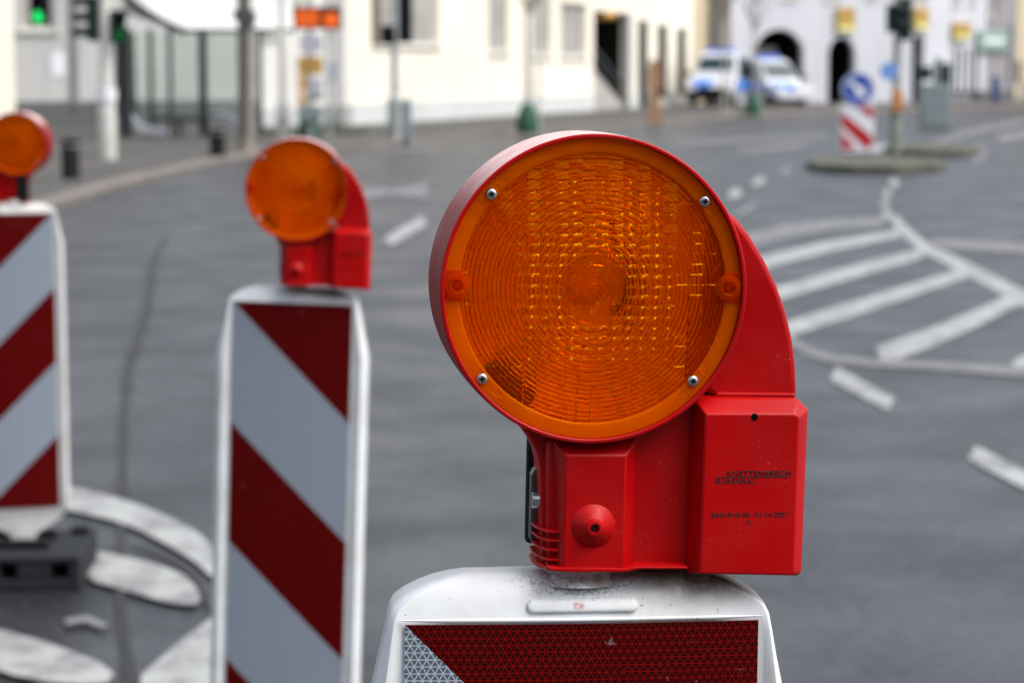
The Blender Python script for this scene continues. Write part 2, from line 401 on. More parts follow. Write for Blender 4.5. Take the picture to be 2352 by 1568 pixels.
CARW = mat('white_car_paint', (0.495, 0.513, 0.549), .25, coat=.6); CARB = mat('blue_car_paint', (.05, .19, .60), .4); CARC = mat('cream_car_paint', (0.702, 0.666, 0.522), .3, coat=.4)
CARG = mat('car_glass', (.015, .035, .045), .25, spec=.22); TYRE = mat('tyre_rubber', (.012, .012, .012), .8); RIM = mat('wheel_rim', (.3, .3, .31), .35, .8)
LAMPGL = mat('headlamp_glass', (.7, .72, .75), .1, coat=1); BLUEL = mat('blue_light_bar', (.03, .12, .6), .2)
LITGREEN = mat('lit_green_signal', (.01, .3, .1), .4, emit=(.01, .85, .16), es=.6)
DIMGREEN = mat('dim_green_signal', (.01, .10, .04), .4, emit=(.01, .4, .1), es=.10)
LED = mat('orange_led', (.3, .06, .0), .5, emit=(1, .12, .0), es=.30)
RUBBER = mat('recycled_rubber', (.014, .016, .020), .85, spec=.25, var=.3, vscale=25, bump=.4, bscale=120)
POSTER = [mat('notice_print', c, .6) for c in ((.42, .24, .06), (.40, .40, .46), (.50, .30, .14), (.20, .20, .22))]
GREYBOX = mat('grey_green_cabinet', (.16, .20, .205), .6, var=.15, vscale=3)
ORANGEB = mat('orange_push_button', (.42, .19, .06), .5)
LAMPY = mat('amber_lantern', (.55, .30, .06), .5)

# ------------------------------------------------------------------ ground
g_ = MB(); g_.add([(-300, -60, 0), (300, -60, 0), (300, 500, 0), (-300, 500, 0)], [(0, 1, 2, 3)])
structure(g_.build('road', ASPHALT))

kp = [(-500, 720), (-150, 580), (130, 480), (300, 428), (480, 384), (600, 362), (800, 344), (1000, 328), (1300, 303), (1600, 279), (1900, 263), (2352, 247), (2900, 236)]
kerb = [G(*p) for p in kp]; kerb = [Vector((p.x, p.y)) for p in kerb]
nrm = []
for i in range(len(kerb)):
    t = (kerb[min(i + 1, len(kerb) - 1)] - kerb[max(i - 1, 0)]).normalized(); nrm.append(Vector((-t.y, t.x)))
inner = [p + n * .22 for p, n in zip(kerb, nrm)]
k = MB()
sec = []
for p, q in zip(kerb, inner): sec.append([Vector((p.x, p.y, -.05)), Vector((p.x, p.y, .10)), Vector((p.x + (q.x - p.x) * .1, p.y + (q.y - p.y) * .1, .118)), Vector((q.x, q.y, .12)), Vector((q.x, q.y, -.05))])
k.rings(sec); structure(k.build('kerb', KERB, smooth=30))
pav = [(p.x, p.y) for p in inner] + [(300, 470), (-290, 470), (-290, inner[0].y)]
b = MB(); b.add([(x, y, .116) for x, y in pav], [tuple(range(len(pav)))]); structure(b.build('pavement', PAVING))
# near pavement on which the photographer and the first beacon stand (below the frame)
b = MB(); b.slab([(-3, -8), (3, -8), (3, 2.35), (-3, 2.35)], -.02, .11); NEARP = structure(b.build('near_pavement', PAVING))

# ------------------------------------------------------------------ road markings (each its own thin sheet)
zm = [.004]
def marking(pts, old=False, name='lane_marking', smooth=0):
    zm[0] += .0004
    for _ in range(smooth):
        pts = [q for a, c in zip(pts, pts[1:] + pts[:1]) for q in ((a[0] * .75 + c[0] * .25, a[1] * .75 + c[1] * .25), (a[0] * .25 + c[0] * .75, a[1] * .25 + c[1] * .75))]
    b = MB(); n = len(pts); q = [G(*p) for p in pts]
    b.add([(p.x, p.y, zm[0]) for p in q], [tuple(range(n))]); structure(b.build(name, OLDPAINT if old else PAINT))
def line(pts, wpx, old=False, name='lane_marking'):
    """pts follow the centre; wpx = half width in pixels at each point, measured vertically or across"""
    up, dn = [], []
    for i, p in enumerate(pts):
        a, c = pts[max(i - 1, 0)], pts[min(i + 1, len(pts) - 1)]
        tx, ty = c[0] - a[0], c[1] - a[1]; l = math.hypot(tx, ty); nx, ny = -ty / l, tx / l
        h = wpx[i] if isinstance(wpx, (list, tuple)) else wpx
        up.append((p[0] + nx * h, p[1] + ny * h)); dn.append((p[0] - nx * h, p[1] - ny * h))
    marking(up + dn[::-1], old, name)
# hatched area on the right
line([(2052, 500), (2075, 528), (2120, 566), (2230, 622), (2352, 686), (2500, 764)], [10, 11, 12, 14, 16, 18])
line([(1700, 556), (1800, 532), (1930, 514), (2030, 510)], [16, 15, 13, 10], True)
line([(1700, 618), (1760, 602), (1880, 572), (2066, 536)], [15, 14, 13, 9])
line([(1700, 700), (1790, 674), (1950, 628), (2118, 582)], [16, 15, 15, 11])
line([(1720, 790), (1835, 750), (2010, 694), (2218, 628)], [18, 17, 16, 12])
line([(2020, 818), (2120, 784), (2230, 738), (2345, 682)], [22, 21, 19, 15])
line([(2332, 850), (2420, 812), (2520, 770)], [20, 22, 22])
line([(1700, 690), (1800, 772), (1850, 806), (1920, 828), (1990, 834), (2082, 838)], [8, 9, 10, 10, 9, 9], True)
line([(2080, 838), (2200, 846), (2500, 868)], [9, 10, 12], True)
for a, c, h in (((1914, 860), (2048, 932), 16), ((2232, 1042), (2400, 1130), 18)): line([a, c], h)
for a, c in (((2030, 500), (2044, 488)), ((2031, 476), (2034, 463)), ((2034, 452), (2041, 440)), ((2048, 428), (2060, 416))): line([a, c], 10)
line([(2140, 560), (2230, 566), (2500, 582)], [10, 12, 14], True)
line([(1676, 452), (1700, 440)], 10); line([(1730, 424), (1756, 412)], 8); line([(1790, 400), (1815, 391)], 7, True)
# turn arrow and dash left of the big lamp
marking([(700, 446), (838, 434), (905, 434), (990, 422), (976, 444), (992, 460), (905, 450), (838, 460), (700, 474)], True)
line([(890, 558), (975, 508)], 13)
line([(880, 350), (1000, 338)], 4, True)
# far markings
line([(1560, 330), (1800, 318), (1900, 314)], [4, 4, 4], True); line([(2120, 338), (2250, 300), (2352, 282)], [6, 6, 6], True)
line([(1990, 345), (2050, 338)], 8); line([(2290, 320), (2400, 306)], 9, True); line([(1700, 350), (1850, 335)], 5, True)
line([(1740, 470), (1690, 500)], 6, True)
# lower left: broad bars under the barrier
marking([(-40, 1085), (150, 1120), (330, 1166), (500, 1252), (500, 1350), (455, 1302), (400, 1268), (290, 1208), (150, 1178), (-40, 1130)], smooth=2)
marking([(186, 1268), (300, 1290), (415, 1322), (456, 1362), (462, 1398), (400, 1398), (300, 1368), (188, 1336)], smooth=1)
marking([(-60, 1440), (0, 1456), (130, 1492), (268, 1548), (240, 1590), (60, 1572), (-60, 1530)], smooth=1)
marking([(326, 1560), (420, 1478), (500, 1420), (560, 1420), (560, 1600), (320, 1600)])
marking([(148, 1432), (200, 1424), (250, 1446), (232, 1452), (195, 1438), (155, 1446)], True)
# sealed joint that wanders through the asphalt
def ribbon(name, pts, h, m, z=.0135):
    up, dn = [], []
    for i, p in enumerate(pts):
        a, c = pts[max(i - 1, 0)], pts[min(i + 1, len(pts) - 1)]
        tx, ty = c[0] - a[0], c[1] - a[1]; l = math.hypot(tx, ty); nx, ny = -ty / l, tx / l
        hh = h[i] if isinstance(h, (list, tuple)) else h
        up.append(G(p[0] + nx * hh, p[1] + ny * hh)); dn.append(G(p[0] - nx * hh, p[1] - ny * hh))
    b = MB(); n = len(pts); b.add([(p.x, p.y, z) for p in up + dn], [(i, i + 1, n + i + 1, n + i) for i in range(n - 1)])
    return structure(b.build(name, m))
def wander(pts, n, j):
    out = []
    for (a, c) in zip(pts, pts[1:]):
        for k in range(n):
            t = k / n; out.append((a[0] + (c[0] - a[0]) * t + random.uniform(-j, j), a[1] + (c[1] - a[1]) * t))
    return out + [pts[-1]]
tp = wander([(385, 545), (362, 580), (350, 620), (346, 660), (340, 700), (322, 760), (304, 815), (292, 850), (288, 920), (283, 1000), (281, 1080), (279, 1160), (276, 1240), (275, 1320), (278, 1400), (284, 1460), (292, 1520), (300, 1600)], 4, 2.2)
ribbon('tar_joint', tp, [max(4, min(11, (y - 540) * .12)) * random.uniform(.65, 1.25) * (1 + max(0, y - 1380) / 190) for x, y in tp], TAR)
ribbon('tar_joint', [(300, 1255), (360, 1275), (410, 1300), (450, 1335), (470, 1372), (478, 1400)], [3, 4, 5, 6, 7, 5], TAR, .0139)

# traffic islands
def island(name, pts, h=.14):
    q = [G(*p) for p in pts]; b = MB(); b.slab([(p.x, p.y) for p in q], -.02, h); return structure(b.build(name, ISLANDK, bevel=.03))
island('traffic_island', [(1850, 388), (1880, 397), (1960, 401), (2060, 401), (2150, 396), (2175, 388), (2140, 379), (2060, 376), (1960, 376), (1870, 379)])
island('traffic_island', [(2030, 352), (2070, 360), (2140, 363), (2220, 362), (2252, 353), (2215, 345), (2140, 341), (2060, 343)])
ribbon('lane_marking', [(2236, 372), (2262, 358), (2262, 345), (2240, 335)], 6, OLDPAINT, .006)

# ------------------------------------------------------------------ facades
def facade(name, label, a, c, h, wall, plinth=None, ph=.7, openings=(), depth=9, zb=.1, frame=None, group=None):
    """a, c = ground points of the street front (left, right seen from the road).
    openings: (px0, px1, py_top, py_bottom, kind) read off the photograph and turned into metres on this wall."""
    a = Vector((a.x, a.y)); c = Vector((c.x, c.y)); Lw = (c - a).length; t = (c - a) / Lw; n = Vector((t.y, -t.x))   # n towards the road
    root = thing(name, label, 'building', (a.x, a.y, zb), math.atan2(t.y, t.x), group)
    def hit(px, py):
        d = ray(px, py); den = d.x * n.x + d.y * n.y
        k = (a.x * n.x + a.y * n.y - EYE.x * n.x - EYE.y * n.y) / den; q = EYE + d * k
        return (Vector((q.x, q.y)) - a).dot(t), q.z - zb
    ops = []
    for (x0, x1, y0, y1, kind) in openings:
        ym, xm = (max(y0, 0) + y1) / 2, (x0 + x1) / 2
        s0, s1 = hit(x0, ym)[0], hit(x1, ym)[0]
        z1, z0 = hit(xm, y0)[1], hit(xm, y1)[1]
        if z0 < .25: z0 = 0
        ops.append((max(s0, .05), min(s1, Lw - .05), z0, z1, kind))
    # further storeys, above the frame
    ss = sorted({0, Lw, *[v for o in ops for v in o[:2]]}); zs = sorted({0, h, *[v for o in ops for v in o[2:4]]})
    b = MB()
    def q3(s, z, y=0.0): return (s, y, z)
    for i in range(len(ss) - 1):
        for j in range(len(zs) - 1):
            sm, z_ = (ss[i] + ss[i + 1]) / 2, (zs[j] + zs[j + 1]) / 2
            if any(o[0] < sm < o[1] and o[2] < z_ < o[3] for o in ops): continue
            b.add([q3(ss[i], zs[j]), q3(ss[i + 1], zs[j]), q3(ss[i + 1], zs[j + 1]), q3(ss[i], zs[j + 1])], [(0, 1, 2, 3)])
    D = depth
    b.add([q3(0, 0), q3(0, 0, D), q3(0, h, D), q3(0, h)], [(0, 1, 2, 3)]); b.add([q3(Lw, 0), q3(Lw, h), q3(Lw, h, D), q3(Lw, 0, D)], [(0, 1, 2, 3)])
    b.add([q3(0, h), q3(0, h, D), q3(Lw, h, D), q3(Lw, h)], [(0, 1, 2, 3)]); b.add([q3(0, 0, D), q3(Lw, 0, D), q3(Lw, h, D), q3(0, h, D)], [(0, 1, 2, 3)])
    for (s0, s1, z0, z1, kind) in ops:
        rd = .06 if kind == 'wd' else .22 if kind[0] == 'w' else .30
        for (p, q) in (((s0, z0), (s0, z1)), ((s0, z1), (s1, z1)), ((s1, z1), (s1, z0)), ((s1, z0), (s0, z0))):
            b.add([q3(p[0], p[1]), q3(q[0], q[1]), q3(q[0], q[1], rd), q3(p[0], p[1], rd)], [(0, 1, 2, 3)])
        if kind == 'arch':                               # spandrels turn the square head into an arch
            r = (s1 - s0) / 2; rise = min(r, (z1 - z0) * .33); m = 14; cx = (s0 + s1) / 2; zz = z1 - rise
            for sg in (-1, 1):
                arc = [(cx + sg * r * math.cos(math.pi / 2 * k / m), zz + rise * math.sin(math.pi / 2 * k / m)) for k in range(m + 1)]
                for k in range(m):
                    p, q = arc[k], arc[k + 1]
                    b.add([q3(p[0], p[1], .004), q3(q[0], q[1], .004), q3(q[0], z1, .004), q3(p[0], z1, .004)], [(0, 1, 2, 3)])
                    b.add([q3(p[0], p[1], .004), q3(q[0], q[1], .004), q3(q[0], q[1], .3), q3(p[0], p[1], .3)], [(0, 1, 2, 3)])
    b.build('wall', wall, root)
    for (s0, s1, z0, z1, kind) in ops:
        W, H = s1 - s0, z1 - z0; xm, zmid = (s0 + s1) / 2, (z0 + z1) / 2
        if kind[0] == 'w':
            dark = kind == 'wd'; fr = MB(); fw = min(.07, W * .15); fy = .02 if dark else .17
            for (cx, cz, sx, sz) in ((s0 + fw / 2, zmid, fw, H), (s1 - fw / 2, zmid, fw, H), (xm, z0 + fw / 2, W - 2 * fw, fw), (xm, z1 - fw / 2, W - 2 * fw, fw)):
                fr.box((cx, fy, cz), (sx, .05 if dark else .08, sz))
            if not dark:
                fr.box((xm, .172, zmid), (fw, .06, H - 2 * fw)); fr.box((xm, -.03, z0 - .04), (W + .2, .14, .06))
            f = fr.build('window', FRAMED if dark else (frame or FRAMEW), root)
            for (p0, p1) in (((s0 + fw, xm - fw / 2), (xm + fw / 2, s1 - fw)) if not dark else ((s0 + fw, s1 - fw),)):
                MB().box(((p0 + p1) / 2, fy + .02, zmid), (p1 - p0, .02, H - 2 * fw)).build('pane', PANED if dark else PANE, f)
            if not dark:                                  # pale curtain-lit room behind would not show; close the opening
                MB().box((xm, .30, zmid), (W, .05, H)).build('window_back', GREYIN, root)
        else:
            pz = MB(); e = .02; x0, x1, za, zb2 = s0 - e, s1 + e, z0, z1 + e
            pz.add([q3(x0, za, .3), q3(x0, zb2, .3), q3(x0, zb2, 3), q3(x0, za, 3)], [(0, 1, 2, 3)]); pz.add([q3(x1, za, .3), q3(x1, zb2, .3), q3(x1, zb2, 3), q3(x1, za, 3)], [(3, 2, 1, 0)])
            pz.add([q3(x0, za, 3), q3(x1, za, 3), q3(x1, zb2, 3), q3(x0, zb2, 3)], [(0, 1, 2, 3)]); pz.add([q3(x0, zb2, .3), q3(x1, zb2, .3), q3(x1, zb2, 3), q3(x0, zb2, 3)], [(0, 1, 2, 3)])
            pz.add([q3(x0, za + .012, -.0), q3(x1, za + .012, -.0), q3(x1, za + .012, 3), q3(x0, za + .012, 3)], [(3, 2, 1, 0)])
            pz.build('passage', DARKIN, root)  # near-black walls put the shade of the interior into the colour
    if plinth:
        b = MB(); cuts = sorted((o[0], o[1]) for o in ops if o[2] < ph); s = 0
        for (x0, x1) in cuts + [(Lw, Lw)]:
            if x0 - s > .05: MB().box(((s + x0) / 2, -.025, ph / 2), (x0 - s, .05, ph)).build('plinth', plinth, root)
            s = x1
    return root, hit

c0, c1 = G(806, 289, .1), G(1592, 241, .1)
# slight ray-measured fronts
cream, hit_c = facade('cream_building', 'long cream rendered building with dark entrance and slit windows along the pavement', c0, c1, 11, CREAM, PLINTHL, .62,
    [(858, 1008, -60, 104, 'w'), (1122, 1166, -50, 122, 'w'), (1222, 1264, -45, 130, 'w'), (1288, 1346, 8, 132, 'w'), (1364, 1442, 28, 252, 'door'),
     (1466, 1487, 48, 234, 'wd'), (1511, 1531, 58, 226, 'wd'), (1556, 1574, 66, 218, 'wd')])
e0, e1 = G(592, 292, .1), G(804, 289, .1)
F_pale = facade('pale_building', 'pale rendered house front behind the bus stop display and brown pole', e0, e1, 11, PALE, PLINTHL, .5,
    [(612, 632, -80, 84, 'w'), (676, 690, -80, 30, 'w')])
l0, l1 = G(20, 300, .1), G(590, 292, .1)
F_grey = facade('grey_building', 'grey rendered building with dark stone plinth behind the bus shelter', l0, l1, 11, GREYW, PLINTH, .74,
    [(44, 128, -90, 70, 'w'), (300, 420, -90, -20, 'w')])
# near corner house on the far left
p0, p1 = G(-420, 352, .1), G(38, 334, .1)
facade('corner_house', 'bright cream corner house at the far left behind the orange lamp', p0, p1, 10, CREAM, None, .5, [(-260, -160, -120, 120, 'w')], depth=6)
t0, t1 = G(1594, 241, .1), G(1676, 237, .1)
facade('tan_house', 'narrow tan yellow house front beside the white arcade', t0, t1, 10, TAN, None, .5, [(1644, 1668, 55, 120, 'w')], frame=FRAMED)
a0, a1 = G(1678, 240, .1), G(2086, 236, .1)
F_white = white, hit_w = facade('white_arcade_building', 'white building with one wide arch, one narrow dark arch and yellow sign', a0, a1, 13, WHITEW, None, .5,
    [(1734, 1846, 68, 238, 'arch'), (1902, 1964, 86, 236, 'arch'), (1990, 2010, -90, -4, 'w'), (1722, 1760, -70, -2, 'w'), (1790, 1830, -70, -2, 'w'), (1895, 1932, -70, -2, 'w')], depth=10)
r0, r1 = G(2088, 236, .1), G(2182, 233.5, .1)
F_light = facade('light_shop_house', 'off white shop house with a tall dark doorway and yellow sign', r0, r1, 13, WHITEW, None, .5,
    [(2094, 2122, 84, 234, 'door'), (2092, 2128, -80, 16, 'w')])
s0_, s1_ = G(2184, 233.5, .1), G(2262, 231.5, .1)
F_pill = facade('pillared_shop_house', 'pale shop house with slim dark slots between pillars under a yellow sign', s0_, s1_, 13, WHITEW, PLINTH, .5,
    [(2190, 2197, 108, 220, 'wd'), (2206, 2212, 112, 220, 'wd'), (2221, 2227, 114, 220, 'wd'), (2236, 2246, 110, 224, 'wd'), (2190, 2206, -80, 10, 'w'), (2226, 2240, -80, 10, 'w')])
u0, u1 = G(2264, 231.5, .1), G(2330, 229.8, .1)
F_lil = facade('lilac_grey_house', 'lilac grey house with a mint green shop sign', u0, u1, 13, LILAC, PLINTH, .5,
    [(2316, 2322, 60, 200, 'wd'), (2270, 2292, -80, 40, 'w')])
v0, v1 = G(2332, 229.8, .1), G(2700, 222, .1)
facade('brown_grey_house', 'brown grey house at the far right end of the street', v0, v1, 13, TAN, BROWNW, .9, [(2334, 2344, 140, 190, 'wd'), (2400, 2470, 10, 120, 'w')])

b0, b1 = Vector((40, -17, 0)), Vector((-40, -17, 0))  # unseen front, added to keep low sky off the lamp and beacon faces
facade('added_house_front', 'unseen house front added behind the camera to darken reflections', b0, b1, 11, BROWNW, PLINTH, .6, zb=0)
def on_wall(fac, px0, px1, py0, py1, name, m, proud=.06):
    root, hit = fac; s0, s1 = hit(px0, (py0 + py1) / 2)[0], hit(px1, (py0 + py1) / 2)[0]; z1, z0 = hit((px0 + px1) / 2, py0)[1], hit((px0 + px1) / 2, py1)[1]
    return MB().box(((s0 + s1) / 2, -proud / 2 - .002, (z0 + z1) / 2), (s1 - s0, proud, z1 - z0)).build(name, m, root)
NOTICE = mat('white_notice', (.62, .62, .68), .5); PIPE = mat('zinc_downpipe', (.20, .20, .205), .5, .2)
on_wall(F_grey, 118, 150, 122, 176, 'notice', NOTICE, .02)
on_wall(F_grey, 163, 176, -60, 244, 'downpipe', PIPE, .12)
on_wall(F_pale, 774, 786, -60, 280, 'downpipe', mat('pale_downpipe', (.42, .42, .40), .5), .12)
on_wall((cream, hit_c), 1326, 1350, 164, 196, 'notice', NOTICE, .02)
on_wall((cream, hit_c), 1440, 1450, 30, 236, 'door_jamb', FRAMEW, .10)
on_wall(F_pale, 608, 612, -60, 88, 'window_strip', FRAMED, .06)
on_wall((cream, hit_c), 853, 872, -60, 104, 'window_strip', mat('brown_strip', (.12, .10, .08), .6), .06)  # dark strip on the wall in place of the window's left reveal
# stair ramp and lantern in the dark entrance
ent = G(1402, 250, .1)
s_a = hit_c(1366, 200)[0]; s_b = hit_c(1440, 200)[0]
b = MB()
for i in range(7):
    b.box((s_a + .15 + (s_b - s_a) * (i + .5) / 7.6, 1.0, (1.5 - i * .2) / 2), ((s_b - s_a) / 7.6, 1.7, 1.5 - i * .2))
st = b.build('stairs', mat('worn_stone_step', (.32, .31, .29), .9, var=.2, vscale=3), cream)
b = MB(); b.tube([(s_a + .2, .12, 2.35), (s_b - .1, .12, .95)], .07, 8); b.tube([(s_a + .2, .12, 1.9), (s_b - .1, .12, .5)], .05, 8); b.build('handrail', DARKSTEEL, cream)
sl, zl = hit_c(1402, 40)
b = MB(); b.lathe([(0, .18), (.5, .16), (.62, .05), (.5, -.1), (0, -.12)], (sl, .35, zl), n=16)
lant = b.build('lantern', LAMPY, cream, smooth=60)
# interior of the wide arch: pale beam and counter
sA, zA = hit_w(1790, 118); sL = hit_w(1738, 118)[0]; sR = hit_w(1822, 118)[0]
MB().box(((sL + sR) / 2, 1.4, zA), (sR - sL, .3, .42)).build('beam', GREYIN, white)
sA2, zA2 = hit_w(1800, 158); MB().box((sA2, 1.6, zA2), (1.1, .2, .7)).build('inner_panel', GREYIN, white)

# ------------------------------------------------------------------ shop signs
def shop_sign(px, py, wpx, hpx, fac, label, m=None, band=.32, group='yellow signs on the shop fronts'):
    root, hit = fac; sm, zm_ = hit(px, py); s0 = hit(px - wpx / 2, py)[0]; s1 = hit(px + wpx / 2, py)[0]; W = s1 - s0; H = hit(px, py - hpx / 2)[1] - hit(px, py + hpx / 2)[1]
    q = root.matrix_basis @ Vector((sm, -.12, zm_ - H / 2))
    r = thing('shop_sign', label, 'sign', q, root.rotation_euler.z, group)
    MB().box((0, 0, H / 2), (W, .16, H)).build('board', m or YELLOW, r)
    if m: MB().box((0, -.085, H / 2), (W * .6, .02, H * .25)).build('print_band', WHITES, r); return
    MB().box((0, -.085, H * (1 - band / 2 - .04)), (W * .86, .02, H * band)).build('print_band', REDS, r)
    MB().box((0, -.085, H * .42), (W * .62, .02, H * .14)).build('print_band', REDS, r)
    MB().box((0, -.082, H * .12), (W * .8, .016, H * .16)).build('print_band', mat('pale_yellow_print', (.75, .72, .35), .5), r)
shop_sign(1938, 46, 40, 54, F_white, 'yellow shop sign above the narrow dark arch')
shop_sign(2110, 44, 30, 50, F_light, 'yellow shop sign above the tall dark doorway')
shop_sign(2203, 72, 38, 38, F_pill, 'yellow shop sign above the slots between pillars')
shop_sign(2275, 94, 70, 44, F_lil, 'mint green shop sign on the lilac grey house', MINT, group=None)
c = A(1848, 100, G(1848, 238, .1).y - .3)
r = thing('pennant_sign', 'small red projecting sign at the right springing of the wide arch', 'sign', (c.x, c.y, c.z - .2)); MB().box((0, 0, .2), (.4, .06, .4)).build('board', REDS, r, bevel=.02)
MB().box((0, .2, .2), (.04, .4, .04)).build('bracket', DARKSTEEL, r)

# ------------------------------------------------------------------ traffic lights
def pole_at(px, py, z=.116): return G(px, py, z)
def signal_head(parent, x, y, z, aspects, w=.26, face=-1, m=SIGNALB, ang=0, name='signal_head', lenses=None, cell=.27):
    """z = bottom; faces -Y of the parent turned by ang"""
    Rm = Matrix.Rotation(ang, 3, 'Z'); o = Vector((x, y, z)); H = aspects * cell
    b = MB(); b.box(o + Vector((0, 0, H / 2)), (w, .18, H), rot=Rm); hd = b.build(name, m, parent, bevel=.02)
    for i in range(aspects):
        c = o + Vector((0, 0, cell * (i + .5))) + Rm @ Vector((0, -.09, 0))
        v = MB(); n = 12
        lo = []
        for (d, rr) in ((0, .118), (.24, .112)):
            lo.append([c + Rm @ Vector((rr * math.cos(math.pi * (-.15 + 1.3 * k / n)), -d, rr * math.sin(math.pi * (-.15 + 1.3 * k / n)))) for k in range(n + 1)])
        vs = lo[0] + lo[1]; v.add(vs, [(k, k + 1, n + 2 + k, n + 1 + k) for k in range(n)])
        ob = v.build('visor', m, hd, smooth=60); so = ob.modifiers.new('thick', 'SOLIDIFY'); so.thickness = .012
        l = MB(); l.lathe([(0, .02), (.07, .015), (.10, .002)], (0, 0, 0), 'Y', 18); l.v = [tuple(c + Rm @ Vector(q)) for q in l.v]
        l.build('lens', (lenses or {}).get(i, HOLE), hd, smooth=60)
    return hd
# left mast: white pole with three heads
p = pole_at(248, 366); Y = p.y; u = U(Y)
tl = thing('traffic_light', 'white traffic light mast carrying the lit green signal beside the bus shelter', 'traffic light', p)
b = MB(); b.lathe([(.155, 0), (.155, 1.02), (.135, 1.06), (.115, 1.10), (.115, 5.5), (0, 5.5)], n=20); b.build('pole', POLEW, tl, smooth=40)
b = MB(); b.lathe([(.175, 1.02), (.175, 1.24)], n=20); b.build('sticker_band', WHITES, tl, smooth=40)
def loc(px, py): q = A(px, py, Y); return q.x - p.x, q.z - p.z
x, z = loc(95, 58)
signal_head(tl, x, -.1, z - .02, 3, .33, lenses={0: LITGREEN}, cell=.32)
b = MB(); b.tube([(0, 0, z + 1.05), (x, 0, z + 1.05)], .05, 8); b.build('bracket', SIGNALG, tl)
x, z = loc(212, 96)
signal_head(tl, x + .02, 0, z, 3, .24, m=SIGNALG, ang=R(-90), cell=.265)
b = MB(); b.tube([(x, 0, z + .1), (0, 0, z + .1)], .04, 8); b.tube([(x, 0, z + .7), (0, 0, z + .7)], .04, 8); b.build('bracket', SIGNALG, tl)
x, z = loc(271, 100)
signal_head(tl, x, 0, z, 2, .26, m=SIGNALG, ang=R(20), lenses={0: DIMGREEN}, cell=.29)
# mid mast in front of the cream wall
p = pole_at(908, 322); Y = p.y
t2 = thing('traffic_light', 'slim grey traffic light mast before the cream wall seen from behind', 'traffic light', p)
b = MB(); b.lathe([(.16, 0), (.16, .9), (.10, .95), (.085, 1.0), (.075, 5.0), (0, 5.0)], n=16); b.build('pole', POLEG, t2, smooth=40)
MB().box((.22, .1, .45), (.26, .3, .9)).build('cabinet', GREYBOX, t2, bevel=.02)
x, z = loc(896, 103); signal_head(t2, x - .02, -.05, z, 1, .30, m=SIGNALB, ang=R(-10), cell=.42)
x, z = loc(930, 100); signal_head(t2, x, .1, z, 3, .30, m=SIGNALB, ang=R(170), cell=.40)
b = MB(); b.tube([(-.3, 0, z + .2), (.35, 0, z + .2)], .04, 8); b.build('bracket', SIGNALB, t2)
# right mast on the island
p = G(2056, 350, .13); Y = p.y
t3 = thing('traffic_light', 'olive traffic light mast on the island beside the striped board', 'traffic light', p)
b = MB(); b.lathe([(.11, 0), (.10, 1.0), (.075, 1.1), (.07, 4.6), (0, 4.6)], n=16); b.build('pole', POLEO, t3, smooth=40)
x, z = loc(2062, 94); signal_head(t3, x + .1, 0, z, 3, .28, m=SIGNALG, ang=R(160), cell=.27); signal_head(t3, -.12, -.1, z + .15, 2, .2, m=SIGNALG, ang=R(60), cell=.26)
x, z = loc(2054, 232); MB().box((0, -.12, z), (.22, .14, .40)).build('push_button', ORANGEB, t3, bevel=.03)
x, z = loc(2042, 164); b = MB(); b.lathe([(0, .02), (.17, .02), (.17, -.01), (0, -.01)], (x - .02, -.12, z), 'Y', 20); b.build('cycle_sign', mat('pale_blue_sign', (.14, .28, .62), .5), t3)
# grey signal seen from behind, with its cabinet, behind the island
p = G(2145, 290, .0); Y = p.y
t4 = thing('traffic_light', 'short grey green signal cabinet with a dark signal head turned away', 'traffic light', p)
MB().box((0, 0, .62), (.82, .45, 1.24)).build('cabinet', GREYBOX, t4, bevel=.03)
b = MB(); b.tube([(.1, 0, 1.2), (.1, 0, 2.0)], .1, 10); b.build('pole', GREYBOX, t4)
x, z = loc(2146, 212); signal_head(t4, .22, 0, z, 2, .5, m=SIGNALG, ang=R(165), cell=.42); signal_head(t4, -.28, 0, z + .35, 1, .4, m=SIGNALG, ang=R(-60), cell=.4)

# ------------------------------------------------------------------ keep-right board on the island
p = G(1966, 352, 0); Y = p.y; u = U(Y)
ib = thing('island_bollard', 'red and white striped island board with a round blue arrow sign on top', 'traffic sign', p)
zb = A(1966, 345, Y).z - p.z; zt = A(1966, 240, Y).z - p.z; W = 76 / u; zc = A(1966, 205, Y).z - p.z; rs = 38 / u
MB().box((0, 0, zt / 2 + .0), (W, .20, zt)).build('body', WHITES, ib, bevel=.03)
def band(pts):
    b = MB(); b.prism([(x, z) for x, z in pts], -.106, -.101); b.build('stripe', REDSTRIPE, ib)
H = zt - zb
hw = W / 2 * .94
band([(-hw * .1, zt - .03), (hw, zt - .03), (hw, zt - H * .34)])
band([(-hw, zt - H * .16), (-hw, zt - H * .46), (hw * .62, zb + H * .02), (hw, zb + H * .12), (hw, zb + H * .30)])
band([(-hw, zb + H * .42), (-hw, zb + H * .02), (-hw * .05, zb + H * .02)])
b = MB(); b.lathe([(0, .03), (rs, .03), (rs, -.03), (0, -.03)], (0, -.09, zc), 'Y', 40); sg = b.build('round_sign', BLUES, ib)
b = MB(); q = rs * .72
def rot(x, z): a = R(-45); return x * math.cos(a) - z * math.sin(a), zc + x * math.sin(a) + z * math.cos(a)
b.prism([rot(*v) for v in ((-q, -.15 * rs), (.1 * q, -.15 * rs), (.1 * q, -.46 * rs), (q, 0), (.1 * q, .46 * rs), (.1 * q, .15 * rs), (-q, .15 * rs))], -.126, -.121); b.build('arrow', WHITES, sg)
b = MB(); b.lathe([(rs * .97, 0), (rs * .97, .004), (rs * .90, .004), (rs * .90, 0)], (0, -.121, zc), 'Y', 40); b.build('rim', WHITES, sg)

